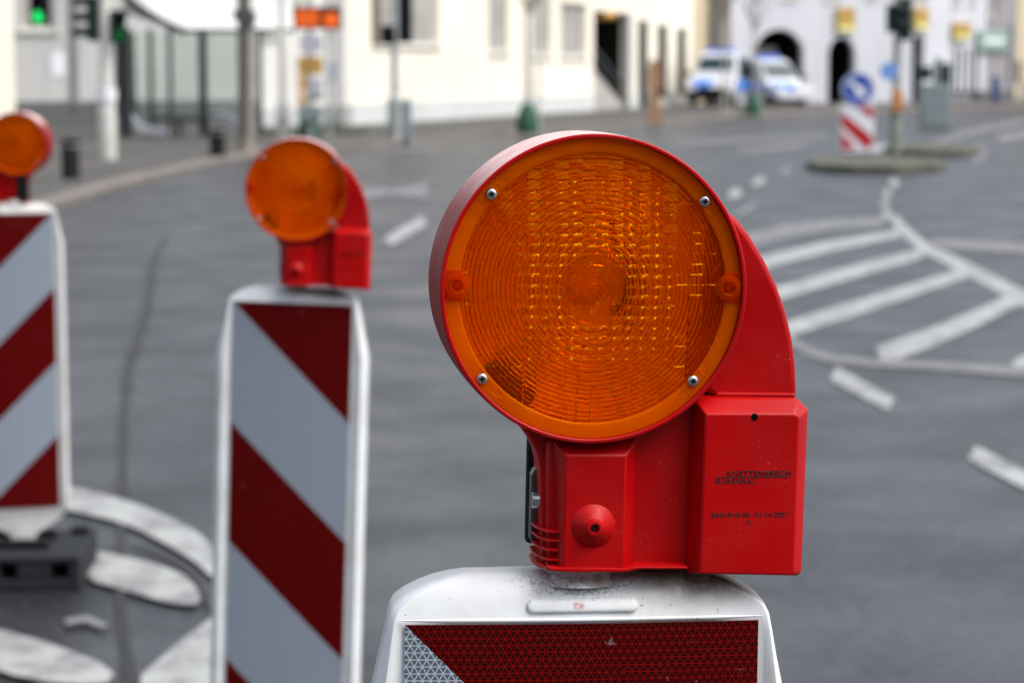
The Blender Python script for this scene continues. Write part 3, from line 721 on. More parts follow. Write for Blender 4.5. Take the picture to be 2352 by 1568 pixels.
# ------------------------------------------------------------------ bollards, poles, posts
def bollard(px, py, hpx, wpx, label):
    p = G(px, py, .116); u = U(p.y); h, r = hpx / u, wpx / u / 2
    o = thing('bollard', label, 'bollard', p, 0, 'dark bollards along the kerb')
    b = MB(); b.lathe([(r * 1.05, 0), (r * 1.05, .05), (r, .06), (r, h * .8), (r * .93, h * .82), (r * .93, h * .85), (r, h * .87), (r, h * .96), (r * .8, h), (0, h)], n=18); b.build('post', BOLLARD, o, smooth=40)
    b = MB(); b.lathe([(r * .96, h * .815), (r * .965, h * .855)], n=18); b.build('ring', POLEG, o)
bollard(163, 412, 92, 42, 'dark bollard left of the white traffic light mast'); bollard(500, 360, 62, 36, 'dark bollard left of the brown pole near the bus shelter')
p = G(566, 347, .116); Y = p.y; u = U(Y)
bp = thing('utility_pole', 'brown concrete pole with clamp standing at the kerb right of the shelter', 'pole', p)
b = MB(); b.lathe([(.19, 0), (.16, .1), (.135, 3), (.12, 8), (0, 8)], n=16); b.build('post', POLEB, bp, smooth=40)
x, z = loc(570, 35); b = MB(); b.box((0, 0, z), (.42, .3, .20)); b.box((.12, -.05, z - .12), (.18, .24, .2)); b.build('clamp_box', DARKSTEEL, bp, bevel=.03)
b = MB(); b.box((-.02, -.145, 1.9), (.12, .03, 3.2)); b.build('cable_cover', mat('dark_cable_cover', (.06, .055, .05), .8), bp)
p = G(650, 322, .116); Y = p.y
wp = thing('marker_post', 'slim white post between the brown pole and the bus stop display', 'post', p)
zt_ = A(650, 235, Y).z - p.z
b = MB(); b.box((0, 0, zt_ / 2), (.28, .12, zt_)); b.build('post', POLEW, wp, bevel=.03)
b = MB(); b.tube([(0, 0, zt_), (0, 0, 5)], .07, 10); b.build('upper_tube', FRAMEW, wp)
b = MB(); b.box((0, -.07, zt_ * .8), (.2, .02, .3)); b.build('plate', WHITES, wp)
# bus stop display
p = G(725, 324, .116); Y = p.y; u = U(Y)
bs = thing('bus_stop_sign', 'bus stop mast with orange lit display board and timetable cases', 'bus stop', p)
b = MB(); b.tube([(-.12, 0, 0), (-.12, 0, 5)], .06, 10); b.tube([(.30, .05, 0), (.30, .05, 3.4)], .05, 10); b.build('pole', POLEG, bs)
x, z = loc(729, 42); W, H = 108 / u, 50 / u
cs = MB().box((x, 0, z), (W, .25, H)).build('display_case', SIGNALB, bs, bevel=.02)
MB().box((x - W * .20, -.13, z - .01), (W * .50, .02, H * .74)).build('lit_text', LED, cs)
MB().box((x + W * .30, -.13, z - .04), (W * .30, .02, H * .62)).build('lit_text', LED, cs)
b = MB()
for i in range(5): b.box((x - W * .40 + W * .10 * i, -.142, z + H * (.02 if i % 2 else -.06)), (W * .016, .008, H * .6))
b.build('unlit_dots', SIGNALB, cs)
for (x0, x1, y0, y1, mi) in ((684, 706, 130, 172, 0), (711, 742, 130, 172, 0), (684, 706, 172, 212, 2), (711, 742, 178, 214, 1), (684, 704, 214, 252, 2), (711, 742, 214, 232, 3), (690, 740, 80, 122, 1), (748, 772, 140, 190, 1)):
    xa, za = loc((x0 + x1) / 2, (y0 + y1) / 2)
    MB().box((xa, -.08, za), ((x1 - x0) / u, .05, (y1 - y0) / u * .94)).build('notice_case', POSTER[mi], bs, bevel=.01)
x, z = loc(712, 260); MB().box((x, .0, z), (.5, .3, .34)).build('waste_bin', GREYBOX, bs, bevel=.03)
p = G(707, 318, .116); 
b = MB(); b.lathe([(.0, 0), (.22, 0), (.25, .25), (.20, .55), (.10, .72), (0, .75)], n=14)
o = b.build('watering_bag', GREENB, smooth=50); o.location = p + Vector((0, .4, 0)); tag(o, 'green bag on the ground at the foot of the bus stop mast', 'bag')
# shrub by the wall
p = G(768, 300, .116)
sh = thing('shrub', 'small dark shrub against the wall right of the bus stop', 'shrub', p)
b = MB()
for i in range(420):
    a = random.uniform(0, 6.28); rr = .42 * random.random() ** .5; zz = random.uniform(.05, .62); c = Vector((rr * math.cos(a), rr * math.sin(a) * .7, zz))
    Rm = Matrix.Rotation(random.uniform(0, 6), 3, 'Z') @ Matrix.Rotation(random.uniform(-1, 1), 3, 'X'); s = random.uniform(.03, .06)
    b.add([c + Rm @ Vector(q) for q in ((-s, 0, 0), (0, -s * .5, .01), (s, 0, 0), (0, s * .5, .01))], [(0, 1, 2, 3)])
o = b.build('foliage', mat('shrub_leaf', (.06, .065, .06), .8, var=.3, vscale=8), sh); o['kind'] = 'stuff'
b = MB()
for i in range(6): b.tube([(0, 0, 0), (random.uniform(-.2, .2), random.uniform(-.1, .1), .5)], [.012, .004], 6)
b.build('stem', TWIG, sh)
# weed strip at the wall foot
b = MB(); q0, q1 = G(600, 308, .116), G(830, 303, .116)
for i in range(900):
    t = random.random(); c = q0.lerp(q1, t) + Vector((random.uniform(-.2, .2), random.uniform(-.8, .5), 0)); hgt = random.uniform(.04, .16)
    a = random.uniform(0, 3.14); d = Vector((math.cos(a), math.sin(a), 0)) * .02
    b.add([c - d, c + d, c + Vector((random.uniform(-.05, .05), random.uniform(-.05, .05), hgt))], [(0, 1, 2)])
o = b.build('weeds', MOSS); o['kind'] = 'stuff'

# orange timber post near the slit windows
p = G(1503, 284, .116); Y = p.y; u = U(Y)
rp = thing('timber_post', 'weathered orange timber post in front of the dark slit windows', 'post', p)
zt_ = A(1503, 138, Y).z - p.z; MB().box((0, 0, zt_ / 2), (24 / u, .2, zt_)).build('post', RUST, rp, bevel=.02)
MB().box((0, -.11, zt_ * .72), (30 / u, .06, zt_ * .36)).build('board', RUST, rp, bevel=.01)
MB().box((0, 0, .1), (.5, .4, .2)).build('footing', mat('rusty_footing', (.30, .17, .11), .9), rp, bevel=.02)
# narrow blue board at the far right
p = G(2286, 237, .116); MB().box((0, 0, .6), (.32, .2, 1.2)).build('board', BLUED, bl := thing('advertising_board', 'narrow dark blue board standing before the lilac grey house', 'sign board', p), bevel=.03)
MB().box((0, 0, .03), (.45, .4, .06)).build('foot', SIGNALB, bl)

# ------------------------------------------------------------------ bus shelter
pA, pB = G(286, 310, .116), G(600, 300, .116)
Yb, Yf = G(386, 316, .116).y + 1.2, G(386, 316, .116).y
u = U(Yf)
shl = thing('bus_shelter', 'dark framed bus shelter with pale tilted roof and glass walls', 'bus shelter', (0, Yf, .116))
def sx(px, Y=Yf): return A(px, 200, Y).x
def szz(py, Y=Yf): return A(1176, py, Y).z - .116
for px, wd, y in ((280, .16, .0), (296, .12, .0), (347, .10, 1.1), (392, .10, 0), (467, .19, 1.1), (598, .10, 1.1)):
    X = sx(px, Yf + y); h = szz(66, Yf + y); MB().box((X, y, h / 2), (wd, .12, h)).build('post', SHELTERM, shl, bevel=.015)
for x0, x1, y in ((302, 342, 1.1), (353, 386, 1.1), (400, 456, 1.1), (478, 592, 1.1)):
    X0, X1 = sx(x0, Yf + y), sx(x1, Yf + y); z1 = szz(74, Yf + y); z0 = .55
    f = MB().box(((X0 + X1) / 2, y + .02, (z0 + z1) / 2), (X1 - X0, .02, z1 - z0)).build('glass_panel', GLASSP, shl)
# left end wall panel, dark slatted
for i in range(5):
    MB().box((sx(268 + i * 8, Yf + .3), .3 + .12 * i, 1.45), (.07, .03, 1.9)).build('end_slat', SHELTERM, shl)
zlow = szz(70, Yf + 1.1)
# roof: back edge low, front edge high towards the road; left gable beam
nR = 8; X0, X1 = sx(430, Yf + 1.1), sx(640, Yf + 1.1)
def roofz(t): return zlow + .02 + (1.9 * t - .55 * math.sin(math.pi * t) * .6)
b = MB(); lo = []
for i in range(nR + 1):
    t = i / nR; y = 1.15 - 2.6 * t; sh_ = -1.9 * t
    b.v += [(X0 + sh_, y, roofz(t)), (X1 + .4, y, roofz(t))]
b.f = [(2 * i, 2 * i + 1, 2 * i + 3, 2 * i + 2) for i in range(nR)]; b.m = [0] * nR; b.build('roof', SHELTERR, shl, smooth=40)
b = MB(); b.tube([(X0 + -1.9 * i / nR - .05, 1.15 - 2.6 * i / nR, roofz(i / nR) - .05) for i in range(nR + 1)], .085, 8); b.build('roof_edge_beam', SHELTERM, shl)
MB().box(((X0 + X1) / 2 + .2, 1.13, zlow - .01), (X1 - X0 + .4, .1, .09)).build('eaves_beam', SHELTERM, shl)
MB().add([(sx(286), .06, szz(30)), (X0, 1.05, zlow - .05), (X0, 1.05, zlow + .13), (sx(286), .06, szz(-22)), (sx(286), .10, szz(30)), (X0, 1.09, zlow - .05), (X0, 1.09, zlow + .13), (sx(286), .10, szz(-22))],
         [(0, 1, 2, 3), (7, 6, 5, 4), (0, 4, 5, 1), (1, 5, 6, 2), (2, 6, 7, 3), (3, 7, 4, 0)]).build('gable_panel', mat('shelter_side_panel', (.12, .13, .125), .5), shl)
# curved pale bench and dark seat back
b = MB(); pts = [(290, 254), (300, 276), (314, 294), (335, 304), (360, 309), (384, 313)]; lo = []
for i, (x_, y_) in enumerate(pts):
    X = sx(x_, Yf + .3); Z = szz(y_, Yf + .3); t = .10 + .04 * i
    lo.append([Vector((X, .1, Z)), Vector((X, .7, Z)), Vector((X, .7, Z + .12)), Vector((X, .1, Z + .12))])
b.rings(lo); b.build('bench_shell', BENCHM, shl, smooth=50)
b = MB(); pts = [(488, 262), (505, 264), (530, 274), (552, 290), (560, 310)]; lo = []
for i, (x_, y_) in enumerate(pts):
    X = sx(x_, Yf + .3); Z = szz(y_, Yf + .3)
    lo.append([Vector((X, .3, Z - .1)), Vector((X, .8, Z - .1)), Vector((X, .8, Z + .05)), Vector((X, .3, Z + .05))])
b.rings(lo); b.build('bench_shell', mat('grey_bench', (.20, .21, .25), .5), shl, smooth=50)
MB().box(((sx(330) + sx(470)) / 2, .8, .42), (sx(470) - sx(330), .35, .10)).build('seat', SHELTERM, shl, bevel=.02)
MB().box(((sx(330) + sx(470)) / 2, .8, .19), (.1, .25, .37)).build('seat_leg', SHELTERM, shl)

# ------------------------------------------------------------------ saplings
def sapling(px, py, label, bag=True, hgt=6.0, tw=.09):
    p = G(px, py, .116); t = thing('young_tree', label, 'tree', p, 0, 'bare young street trees')
    b = MB(); b.tube([(0, 0, 0), (.02, 0, 1.2), (-.02, .02, 2.6), (.03, 0, 4), (.02, .0, hgt)], [tw, tw * .8, tw * .65, tw * .45, .01], 10); b.build('trunk', BARK, t, smooth=60)
    b = MB()
    for i in range(38):
        z = random.uniform(2.7, hgt - .3); a = random.uniform(0, 6.28); l = random.uniform(.5, 1.3) * (1 - (z - 2.7) / hgt * .5)
        d = Vector((math.cos(a) * .6, math.sin(a) * .6, .8)); c = Vector((0, 0, z)); e = c + d * l
        b.tube([c, c + d * l * .5 + Vector((0, 0, -.04)), e], [.022, .014, .005], 5)
        for k in range(3):
            s = c + d * l * random.uniform(.3, .9); b.tube([s, s + Vector((random.uniform(-.3, .3), random.uniform(-.3, .3), random.uniform(.05, .35)))], [.009, .003], 4)
    b.build('crown', TWIG, t)
    if bag:
        o = MB().lathe([(0, 0), (.27, 0), (.30, .12), (.24, .45), (.17, .68), (.10, .74)], n=16).build('watering_bag', GREENB, smooth=50)
        o.location = p; tag(o, bag, 'watering bag', 'green watering bags round the young trees')
    b = MB(); b.tube([(.28, .1, 0), (.26, .1, 1.9)], .035, 8); b.build('stake', POLEW, t)
sapling(1212, 306, 'bare young tree in front of the cream wall', 'green watering bag round the tree before the cream wall')
sapling(1730, 266, 'bare young tree in front of the parked police cars', 'green watering bag round the tree before the parked police cars', hgt=6.5, tw=.07)
sapling(1660, 270, 'bare young tree left of the blue bonnet of the police van', None, hgt=6.5, tw=.06)

# ------------------------------------------------------------------ parked police vehicles
def vehicle(label, p, rz, L, W, H, roof_m, bonnet_m, bumper_m):
    """front towards -Y of its own frame"""
    r = thing('police_van', label, 'van', p, rz, 'parked police vehicles')
    hb = H * .50; yf, yb = -L / 2, L / 2
    prof = [(yf, .35, 1), (yf - .05, .62, 1), (yf + .05, H * .40, .97), (yf + .85, hb, .95), (yf + 1.55, H * .93, .82), (yf + 1.9, H, .78), (yb - .4, H, .78), (yb - .05, H * .92, .82), (yb, hb, 1), (yb, .35, 1)]
    b = MB(); lo = []
    for sgn in (-1, -.9, .9, 1):
        lo.append([Vector((sgn * W / 2 * k, y + (0 if abs(sgn) == .9 else 0), z)) for (y, z, k) in prof])
    b.rings(lo); b.build('body', CARW, r, bevel=.07, seg=3, smooth=35)
    def quad(name, pts, m, t=.02, par=r):
        n = (Vector(pts[1]) - Vector(pts[0])).cross(Vector(pts[3]) - Vector(pts[0])).normalized() * t
        MB().rings([[Vector(q) - n * .4 for q in pts], [Vector(q) + n for q in pts]]).build(name, m, par)
    w1, w2 = W * .42, W * .36
    quad('windscreen', [(-w1, yf + .93, hb + .06), (w1, yf + .93, hb + .06), (w2, yf + 1.50, H * .90), (-w2, yf + 1.50, H * .90)], CARG)
    quad('bonnet_panel', [(-w1 * .98, yf + .10, H * .415), (w1 * .05, yf + .10, H * .415), (w1 * .05, yf + .80, hb - .02), (-w1 * .98, yf + .80, hb - .02)], bonnet_m)
    quad('bonnet_panel', [(w1 * .08, yf + .10, H * .415), (w1 * .98, yf + .10, H * .415), (w1 * .98, yf + .80, hb - .02), (w1 * .08, yf + .80, hb - .02)], CARW)
    MB().box((-W * .235, yf + .0, H * .36), (W * .44, .12, H * .12)).build('front_panel', bonnet_m, r, bevel=.02)
    MB().box((0, yf - .04, .46), (W * .98, .14, .34)).build('bumper', bumper_m, r, bevel=.04)
    MB().box((0, yf - .06, H * .31), (W * .5, .08, .14)).build('grille', BLACK, r, bevel=.02)
    for s in (-1, 1):
        MB().box((s * W * .38, yf - .06, H * .35), (W * .17, .1, .2)).build('headlight', LAMPGL, r, bevel=.03)
        MB().box((s * (W * .5 + .12), yf + 1.0, hb + .22), (.18, .1, .26)).build('mirror', BLACK, r, bevel=.03)
        for (y0, y1) in ((yf + 1.75, yf + 2.7), (yf + 2.8, yb - .3)):
            quad('side_window', [(s * (W * .475), y0, hb + .08), (s * (W * .475), y1, hb + .08), (s * (W * .415), y1, H * .88), (s * (W * .415), y0, H * .88)][::s], CARG, .03)
        quad('side_stripe', [(s * W * .5, yf + .9, hb * .62), (s * W * .5, yb - .1, hb * .62), (s * W * .5, yb - .1, hb * .95), (s * W * .5, yf + .9, hb * .95)][::s], CARB, .02)
        for y in (yf + .85, yb - .85):
            b = MB(); b.lathe([(.2, -.11), (.33, -.11), (.35, -.06), (.35, .06), (.33, .11), (.2, .11)], (s * (W / 2 - .10), y, .35), 'X', 24); wl = b.build('wheel', TYRE, r, smooth=40)
            b = MB(); b.lathe([(0, s * .09), (.20, s * .10), (.215, s * .115)], (s * (W / 2 - .10), y, .35), 'X', 20); b.build('rim', RIM, wl)
    MB().box((0, yf + 2.15, H + .07), (W * .66, .28, .14)).build('light_bar', BLUEL, r, bevel=.04)
    MB().box((0, (yf + yb) / 2 + .8, H + .01), (W * .7, L * .48, .03)).build('roof_panel', roof_m, r, bevel=.01)
p = G(1668, 246, .116); vehicle('white police van with blue bonnet half and black bumper parked before the tan house', (p.x, p.y + 2.2, p.z), R(-16), 4.9, 1.95, 2.25, CARW, CARB, BLACK)
p = G(1758, 245, .116); vehicle('white police car with cream roof and light blue stripe below the wide arch', (p.x + .2, p.y + 2.6, p.z), R(28), 4.7, 1.9, 1.95, CARC, CARB, CARW)

# ------------------------------------------------------------------ beacons (striped guide boards)
EH = .1228
def beacon_body():
    zs = [.06, .15, .17, .19, .205, .22, .235, .30, .6, .9, 1.10, 1.13, 1.16, 1.20, 1.232, 1.243, 1.249, 1.255, 1.260, 1.2645, 1.268, 1.2700, 1.2712]
    def wv(z):
        T = [(.06, .035), (.15, .042), (.17, .07), (.205, .128), (.235, .1545), (.30, .157), (1.13, .157), (1.232, .1345), (1.243, .1325), (1.249, .1295), (1.255, .122), (1.260, .113), (1.2645, .103), (1.268, .092), (1.2700, .082), (1.2712, .070)]
        for (a, wa), (c, wc) in zip(T, T[1:]):
            if a <= z <= c: return wa + (wc - wa) * (z - a) / (c - a)
        return T[-1][1]
    def tv(z):
        T = [(.06, .022), (.215, .022), (.235, .028), (.30, .030), (1.236, .030), (1.243, .0285), (1.249, .0265), (1.255, .0245), (1.260, .0218), (1.2645, .0185), (1.268, .0145), (1.2700, .011), (1.2712, .006)]
        for (a, wa), (c, wc) in zip(T, T[1:]):
            if a <= z <= c: return wa + (wc - wa) * (z - a) / (c - a)
        return T[-1][1]
    loops = []
    for z in zs:
        wd, t = wv(z), tv(z); e = min(EH + .0035, wd * .90); gq = min(.128, wd * .945); rw = max(0, min(1, (wd - .131) / .022)); s = wd - gq
        hb = .004 if z > .24 and z < 1.245 else .0035      # convex front like the sheet
        half = [(-wd, -.15 * t), (-wd + s * .02, -.55 * t), (-wd + s * .18, -t * .92 - .001 * rw), (-gq - s * .55, -t - .0045 * rw), (-gq - s * .28, -t - .0035 * rw), (-gq - s * .05, -t + .0015 * rw), (-e, -t + .001)]
        for q in (-.75, -.5, -.25): half.append((e * q, -t - hb * (1 - q * q) + .0004))
        half.append((0, -t - hb + .0004))
        front = half + [(-x, y) for x, y in half[-2::-1]]
        loop = front + [(-x, -y) for x, y in front]
        loops.append([Vector((x, y, z)) for x, y in loop])
    b = MB(); b.rings(loops); return b
def sheet_mb(sgn):
    b = MB(); n = 16; vs = []; t0 = .030
    for yo in (.0012, .0):
        for z in (.245, 1.2395):
            for i in range(n + 1):
                q = -1 + 2 * i / n; vs.append((q * EH * sgn, (-t0 - .004 * (1 - q * q) - .0009 + yo) * sgn, z))
    m = n + 1; fs = []
    for i in range(n):
        fs.append((2 * m + i, 2 * m + i + 1, 3 * m + i + 1, 3 * m + i)); fs.append((i, m + i, m + i + 1, i + 1))
        fs.append((i, i + 1, 2 * m + i + 1, 2 * m + i)); fs.append((m + i, 3 * m + i, 3 * m + i + 1, m + i + 1))
    fs += [(0, 2 * m, 3 * m, m), (n, m + n, 3 * m + n, 2 * m + n)]
    return b.add(vs, fs)
def make_beacon():
    r = thing('striped_beacon', 'x', 'beacon', (0, 0, 0), 0, 'red and white striped guide beacons')
    beacon_body().build('body', WHITEP, r, smooth=40)
    sheet_mb(1).build('reflective_sheet', SHEET, r, smooth=40); sheet_mb(-1).build('reflective_sheet', SHEET, r, smooth=40)
    # white bead round the sheet's head
    b = MB(); n = 16
    b.tube([((-1 + 2 * i / n) * (EH + .003), -.0305 - .004 * (1 - (-1 + 2 * i / n) ** 2), 1.2424) for i in range(n + 1)], [.0016 * min(1, .25 + i * .4, .25 + (n - i) * .4) for i in range(n + 1)], 8)
    b.build('sheet_bead', WHITEP, r, smooth=60)
    # raised label bar on the head
    b = MB(); lo = []
    for (ins, y) in ((0, -.020), (0, -.0300), (.0012, -.0312), (.003, -.0317)):
        hw_, hh = .0385 - ins, .0046 - ins * .8; pts = []
        for k in range(24):
            a = 2 * math.pi * k / 24; cx = hw_ - hh if math.cos(a) > 0 else -(hw_ - hh)
            zz = 1.2515 + hh * math.sin(a); pts.append(Vector((cx + hh * math.cos(a) + .0, y + (zz - 1.2515) * .45, zz)))
        lo.append(pts)
    b.rings(lo, cap0=False); b.build('label_bar', WHITEP, r, smooth=50)
    b = MB(); b.lathe([(.034, 1.2635), (.029, 1.2672), (.0255, 1.2705), (.0232, 1.275), (.0222, 1.281), (.0222, 1.284), (0, 1.284)], n=36); b.v = [(x, y * .9, z) for x, y, z in b.v]; b.build('neck', WHITEP, r, smooth=50)
    return r
LENSZ = .189; LENSX = .008
YAW1 = R(8); YAWB = R(5)
# first beacon, near and sharp
def beacon_base(pt, yaw, roll):                       # pt = middle of the sheet's top edge, front side
    Mr = Matrix.Rotation(yaw, 3, 'Z') @ Matrix.Rotation(roll, 3, 'Y')
    return pt - Mr @ Vector((0, -.033, 1.24)), (0, roll, yaw)
beacon = make_beacon()
pt = P(1339, 1429, 1.580)
loc1, rot1 = beacon_base(pt, YAWB, R(.4))
beacon.location, beacon.rotation_euler = loc1, rot1
beacon['label'] = 'sharp nearest striped beacon with grimy white head under the big lamp'
scale = 275 / .2456
pt2 = P(672, 697, F / scale); loc2, rot2 = beacon_base(pt2, R(-2), R(2.0))
bc2 = copy_tree(beacon); bc2.location, bc2.rotation_euler = loc2, rot2
bc2['label'] = 'second striped beacon in the middle left with stripes falling to the right'
pt3 = P(36, 490, F / 690.); loc3, rot3 = beacon_base(pt3, R(14), 0)
bc3 = copy_tree(beacon); bc3.location = loc3; bc3.rotation_euler = (0, 0, R(180 + 14))
bc3['label'] = 'farthest striped beacon at the left edge seen from its back in a rubber foot'
print('beacon bases', loc1, loc2, loc3)
NEARP.location.z = loc1.z - .11 - .002

# foot plates
def foot_plate(loc, rz, label):
    r = thing('foot_plate', label, 'foot plate', (loc[0], loc[1], loc[2]), rz, 'rubber foot plates under the beacons')
    b = MB(); W, D, H = .44, .46, .118; 
    # body with two open pockets in the front and back, built from blocks
    b.box((0, 0, .02), (W, D, .04)); b.box((0, 0, H - .012), (W, D, .024))
    for cx, wd in ((-.1325, .175), (.0665, .113), (.20, .04)): b.box((cx, 0, .066), (wd, D - .004, .056))
    b.box((0, 0, .066), (W - .02, D * .45, .054))
    b.build('plate', RUBBER, r, bevel=.008)
    for s in (-1, 1): MB().box((0, s * .085, H + .014), (.20, .05, .028)).build('socket', BLACK, r, bevel=.006)
    for s in (-1, 1):
        b = MB(); b.box((s * .17, .16, H + .012), (.06, .05, .024)); b.build('grip', BLACK, r, bevel=.006)
    return r
foot_plate((loc1.x, loc1.y, loc1.z), YAWB, 'black rubber foot plate below the frame under the nearest beacon')
foot_plate((loc2.x, loc2.y, loc2.z), 0, 'black rubber foot plate below the frame under the second beacon')
foot_plate((loc3.x, loc3.y, loc3.z), R(3), 'black rubber foot plate on the road under the left beacon')

# ------------------------------------------------------------------ warning lamps
SY = .84
YF = -.045
INNERW = mat('white_inner_wall', (.8, .76, .7), .5)
Mr = Matrix.Rotation(YAW1, 3, 'Z') @ Matrix.Rotation(R(1.2), 3, 'Y')
lens_c = P(1366, 665.5, 1.546)
lamp_origin = lens_c - Mr @ Vector((LENSX, YF * SY, LENSZ))
def LP(px, py, y):
    """pixel -> lamp-local x, z on the plane at depth y (used to take the housing's outline)"""
    inv = Mr.transposed(); o = inv @ (EYE - lamp_origin); d = inv @ ray(px, py); k = (y * SY - o.y) / d.y; q = o + d * k
    return q.x, q.z
def LPs(pts, y): return [LP(px, py, y) for px, py in pts]
print('lamp origin', lamp_origin, 'beacon top', loc1 + Vector((0, 0, 1.2712)))

def lens_front():
    """pillow grid outside on a shallow dome, fresnel rings inside"""
    b = MB()
    dome = lambda r: .0372 + .0075 * (1 - (r / .0915) ** 2)
    rnd = random.Random(5); tiltx = [rnd.uniform(-.20, .20) for _ in range(31)]; tiltz = [rnd.uniform(-.16, .16) for _ in range(61)]
    px_, pz_ = .0094, .0070; nx, nz = 10, 12; vs = []; idx = {}
    NX, NZ = int(.0925 * 2 / px_ * nx), int(.0925 * 2 / pz_ * nz)
    for j in range(NZ + 1):
        for i in range(NX + 1):
            x = -.0925 + .185 * i / NX; z = -.0925 + .185 * j / NZ; r = math.hypot(x, z)
            if r > .0922: continue
            fx = (x / px_) % 1 - .5; fz = (z / pz_ + .5) % 1 - .5
            core = max(0, min(1, (.062 - r) / .02)); ax = .0007 * (.45 + .55 * core); az = .0010 * core + .00012
            ci, cj = math.floor(x / px_), math.floor(z / pz_ + .5)
            up = max(0, min(1, (z - .012) / .02)) * max(0, min(1, (.068 - abs(x)) / .012))
            bul = ax * (.25 - fx * fx) * 4 + az * (.25 - fz * fz) * 4
            bul += tiltx[ci % 31] * px_ * fx * (1 - .5 * core) + tiltz[(ci * 7 + cj * 3) % 61] * pz_ * fz * (1 - .6 * up)
            bul -= .30 * pz_ * fz * up * (1 if ci % 2 else .35)
            if abs(fx + .1) < .16 and r > .0065 and r < .080 and abs(x) < .052 and -.048 < z < .075:     # small up-facing nib in every cell
                bul += .0011 * max(0, min(1, (.40 - fz) / .20)) * (1 if fz > .12 else max(0, (fz - .04) / .08))
            cf = max(.30, min(1, (r - .018) / .010)); bul = bul * cf + .0006 * (1 - cf)
            if r < .0065: bul = .0012
            idx[(i, j)] = len(vs); vs.append((x, -(dome(r) + bul), z))
    fs = [(idx[(i, j)], idx[(i, j + 1)], idx[(i + 1, j + 1)], idx[(i + 1, j)]) for j in range(NZ) for i in range(NX) if all(q in idx for q in ((i, j), (i + 1, j), (i + 1, j + 1), (i, j + 1)))]
    b.add(vs, fs)
    yb = lambda r: dome(r) - .0042
    prof = [(0.0, yb(0)), (.004, yb(0)), (.0042, yb(0) - .0006), (.0098, yb(.01) - .0002), (.0100, yb(.01) - .0009), (.0162, yb(.016)), (.0165, yb(.0165) - .0009), (.0224, yb(.0228))]
    r = .0226
    while r < .0905:
        pt_ = .0031
        for (u_, h) in ((.0, -.0006), (.12, -.0001), (.36, .0004), (.60, .00045), (.86, .0), (.97, -.0005)): prof.append((r + pt_ * u_, yb(r) + h))
        r += pt_
    prof += [(.0935, yb(.0915))]
    b.lathe(prof, (0, 0, 0), 'Y', 160); return b
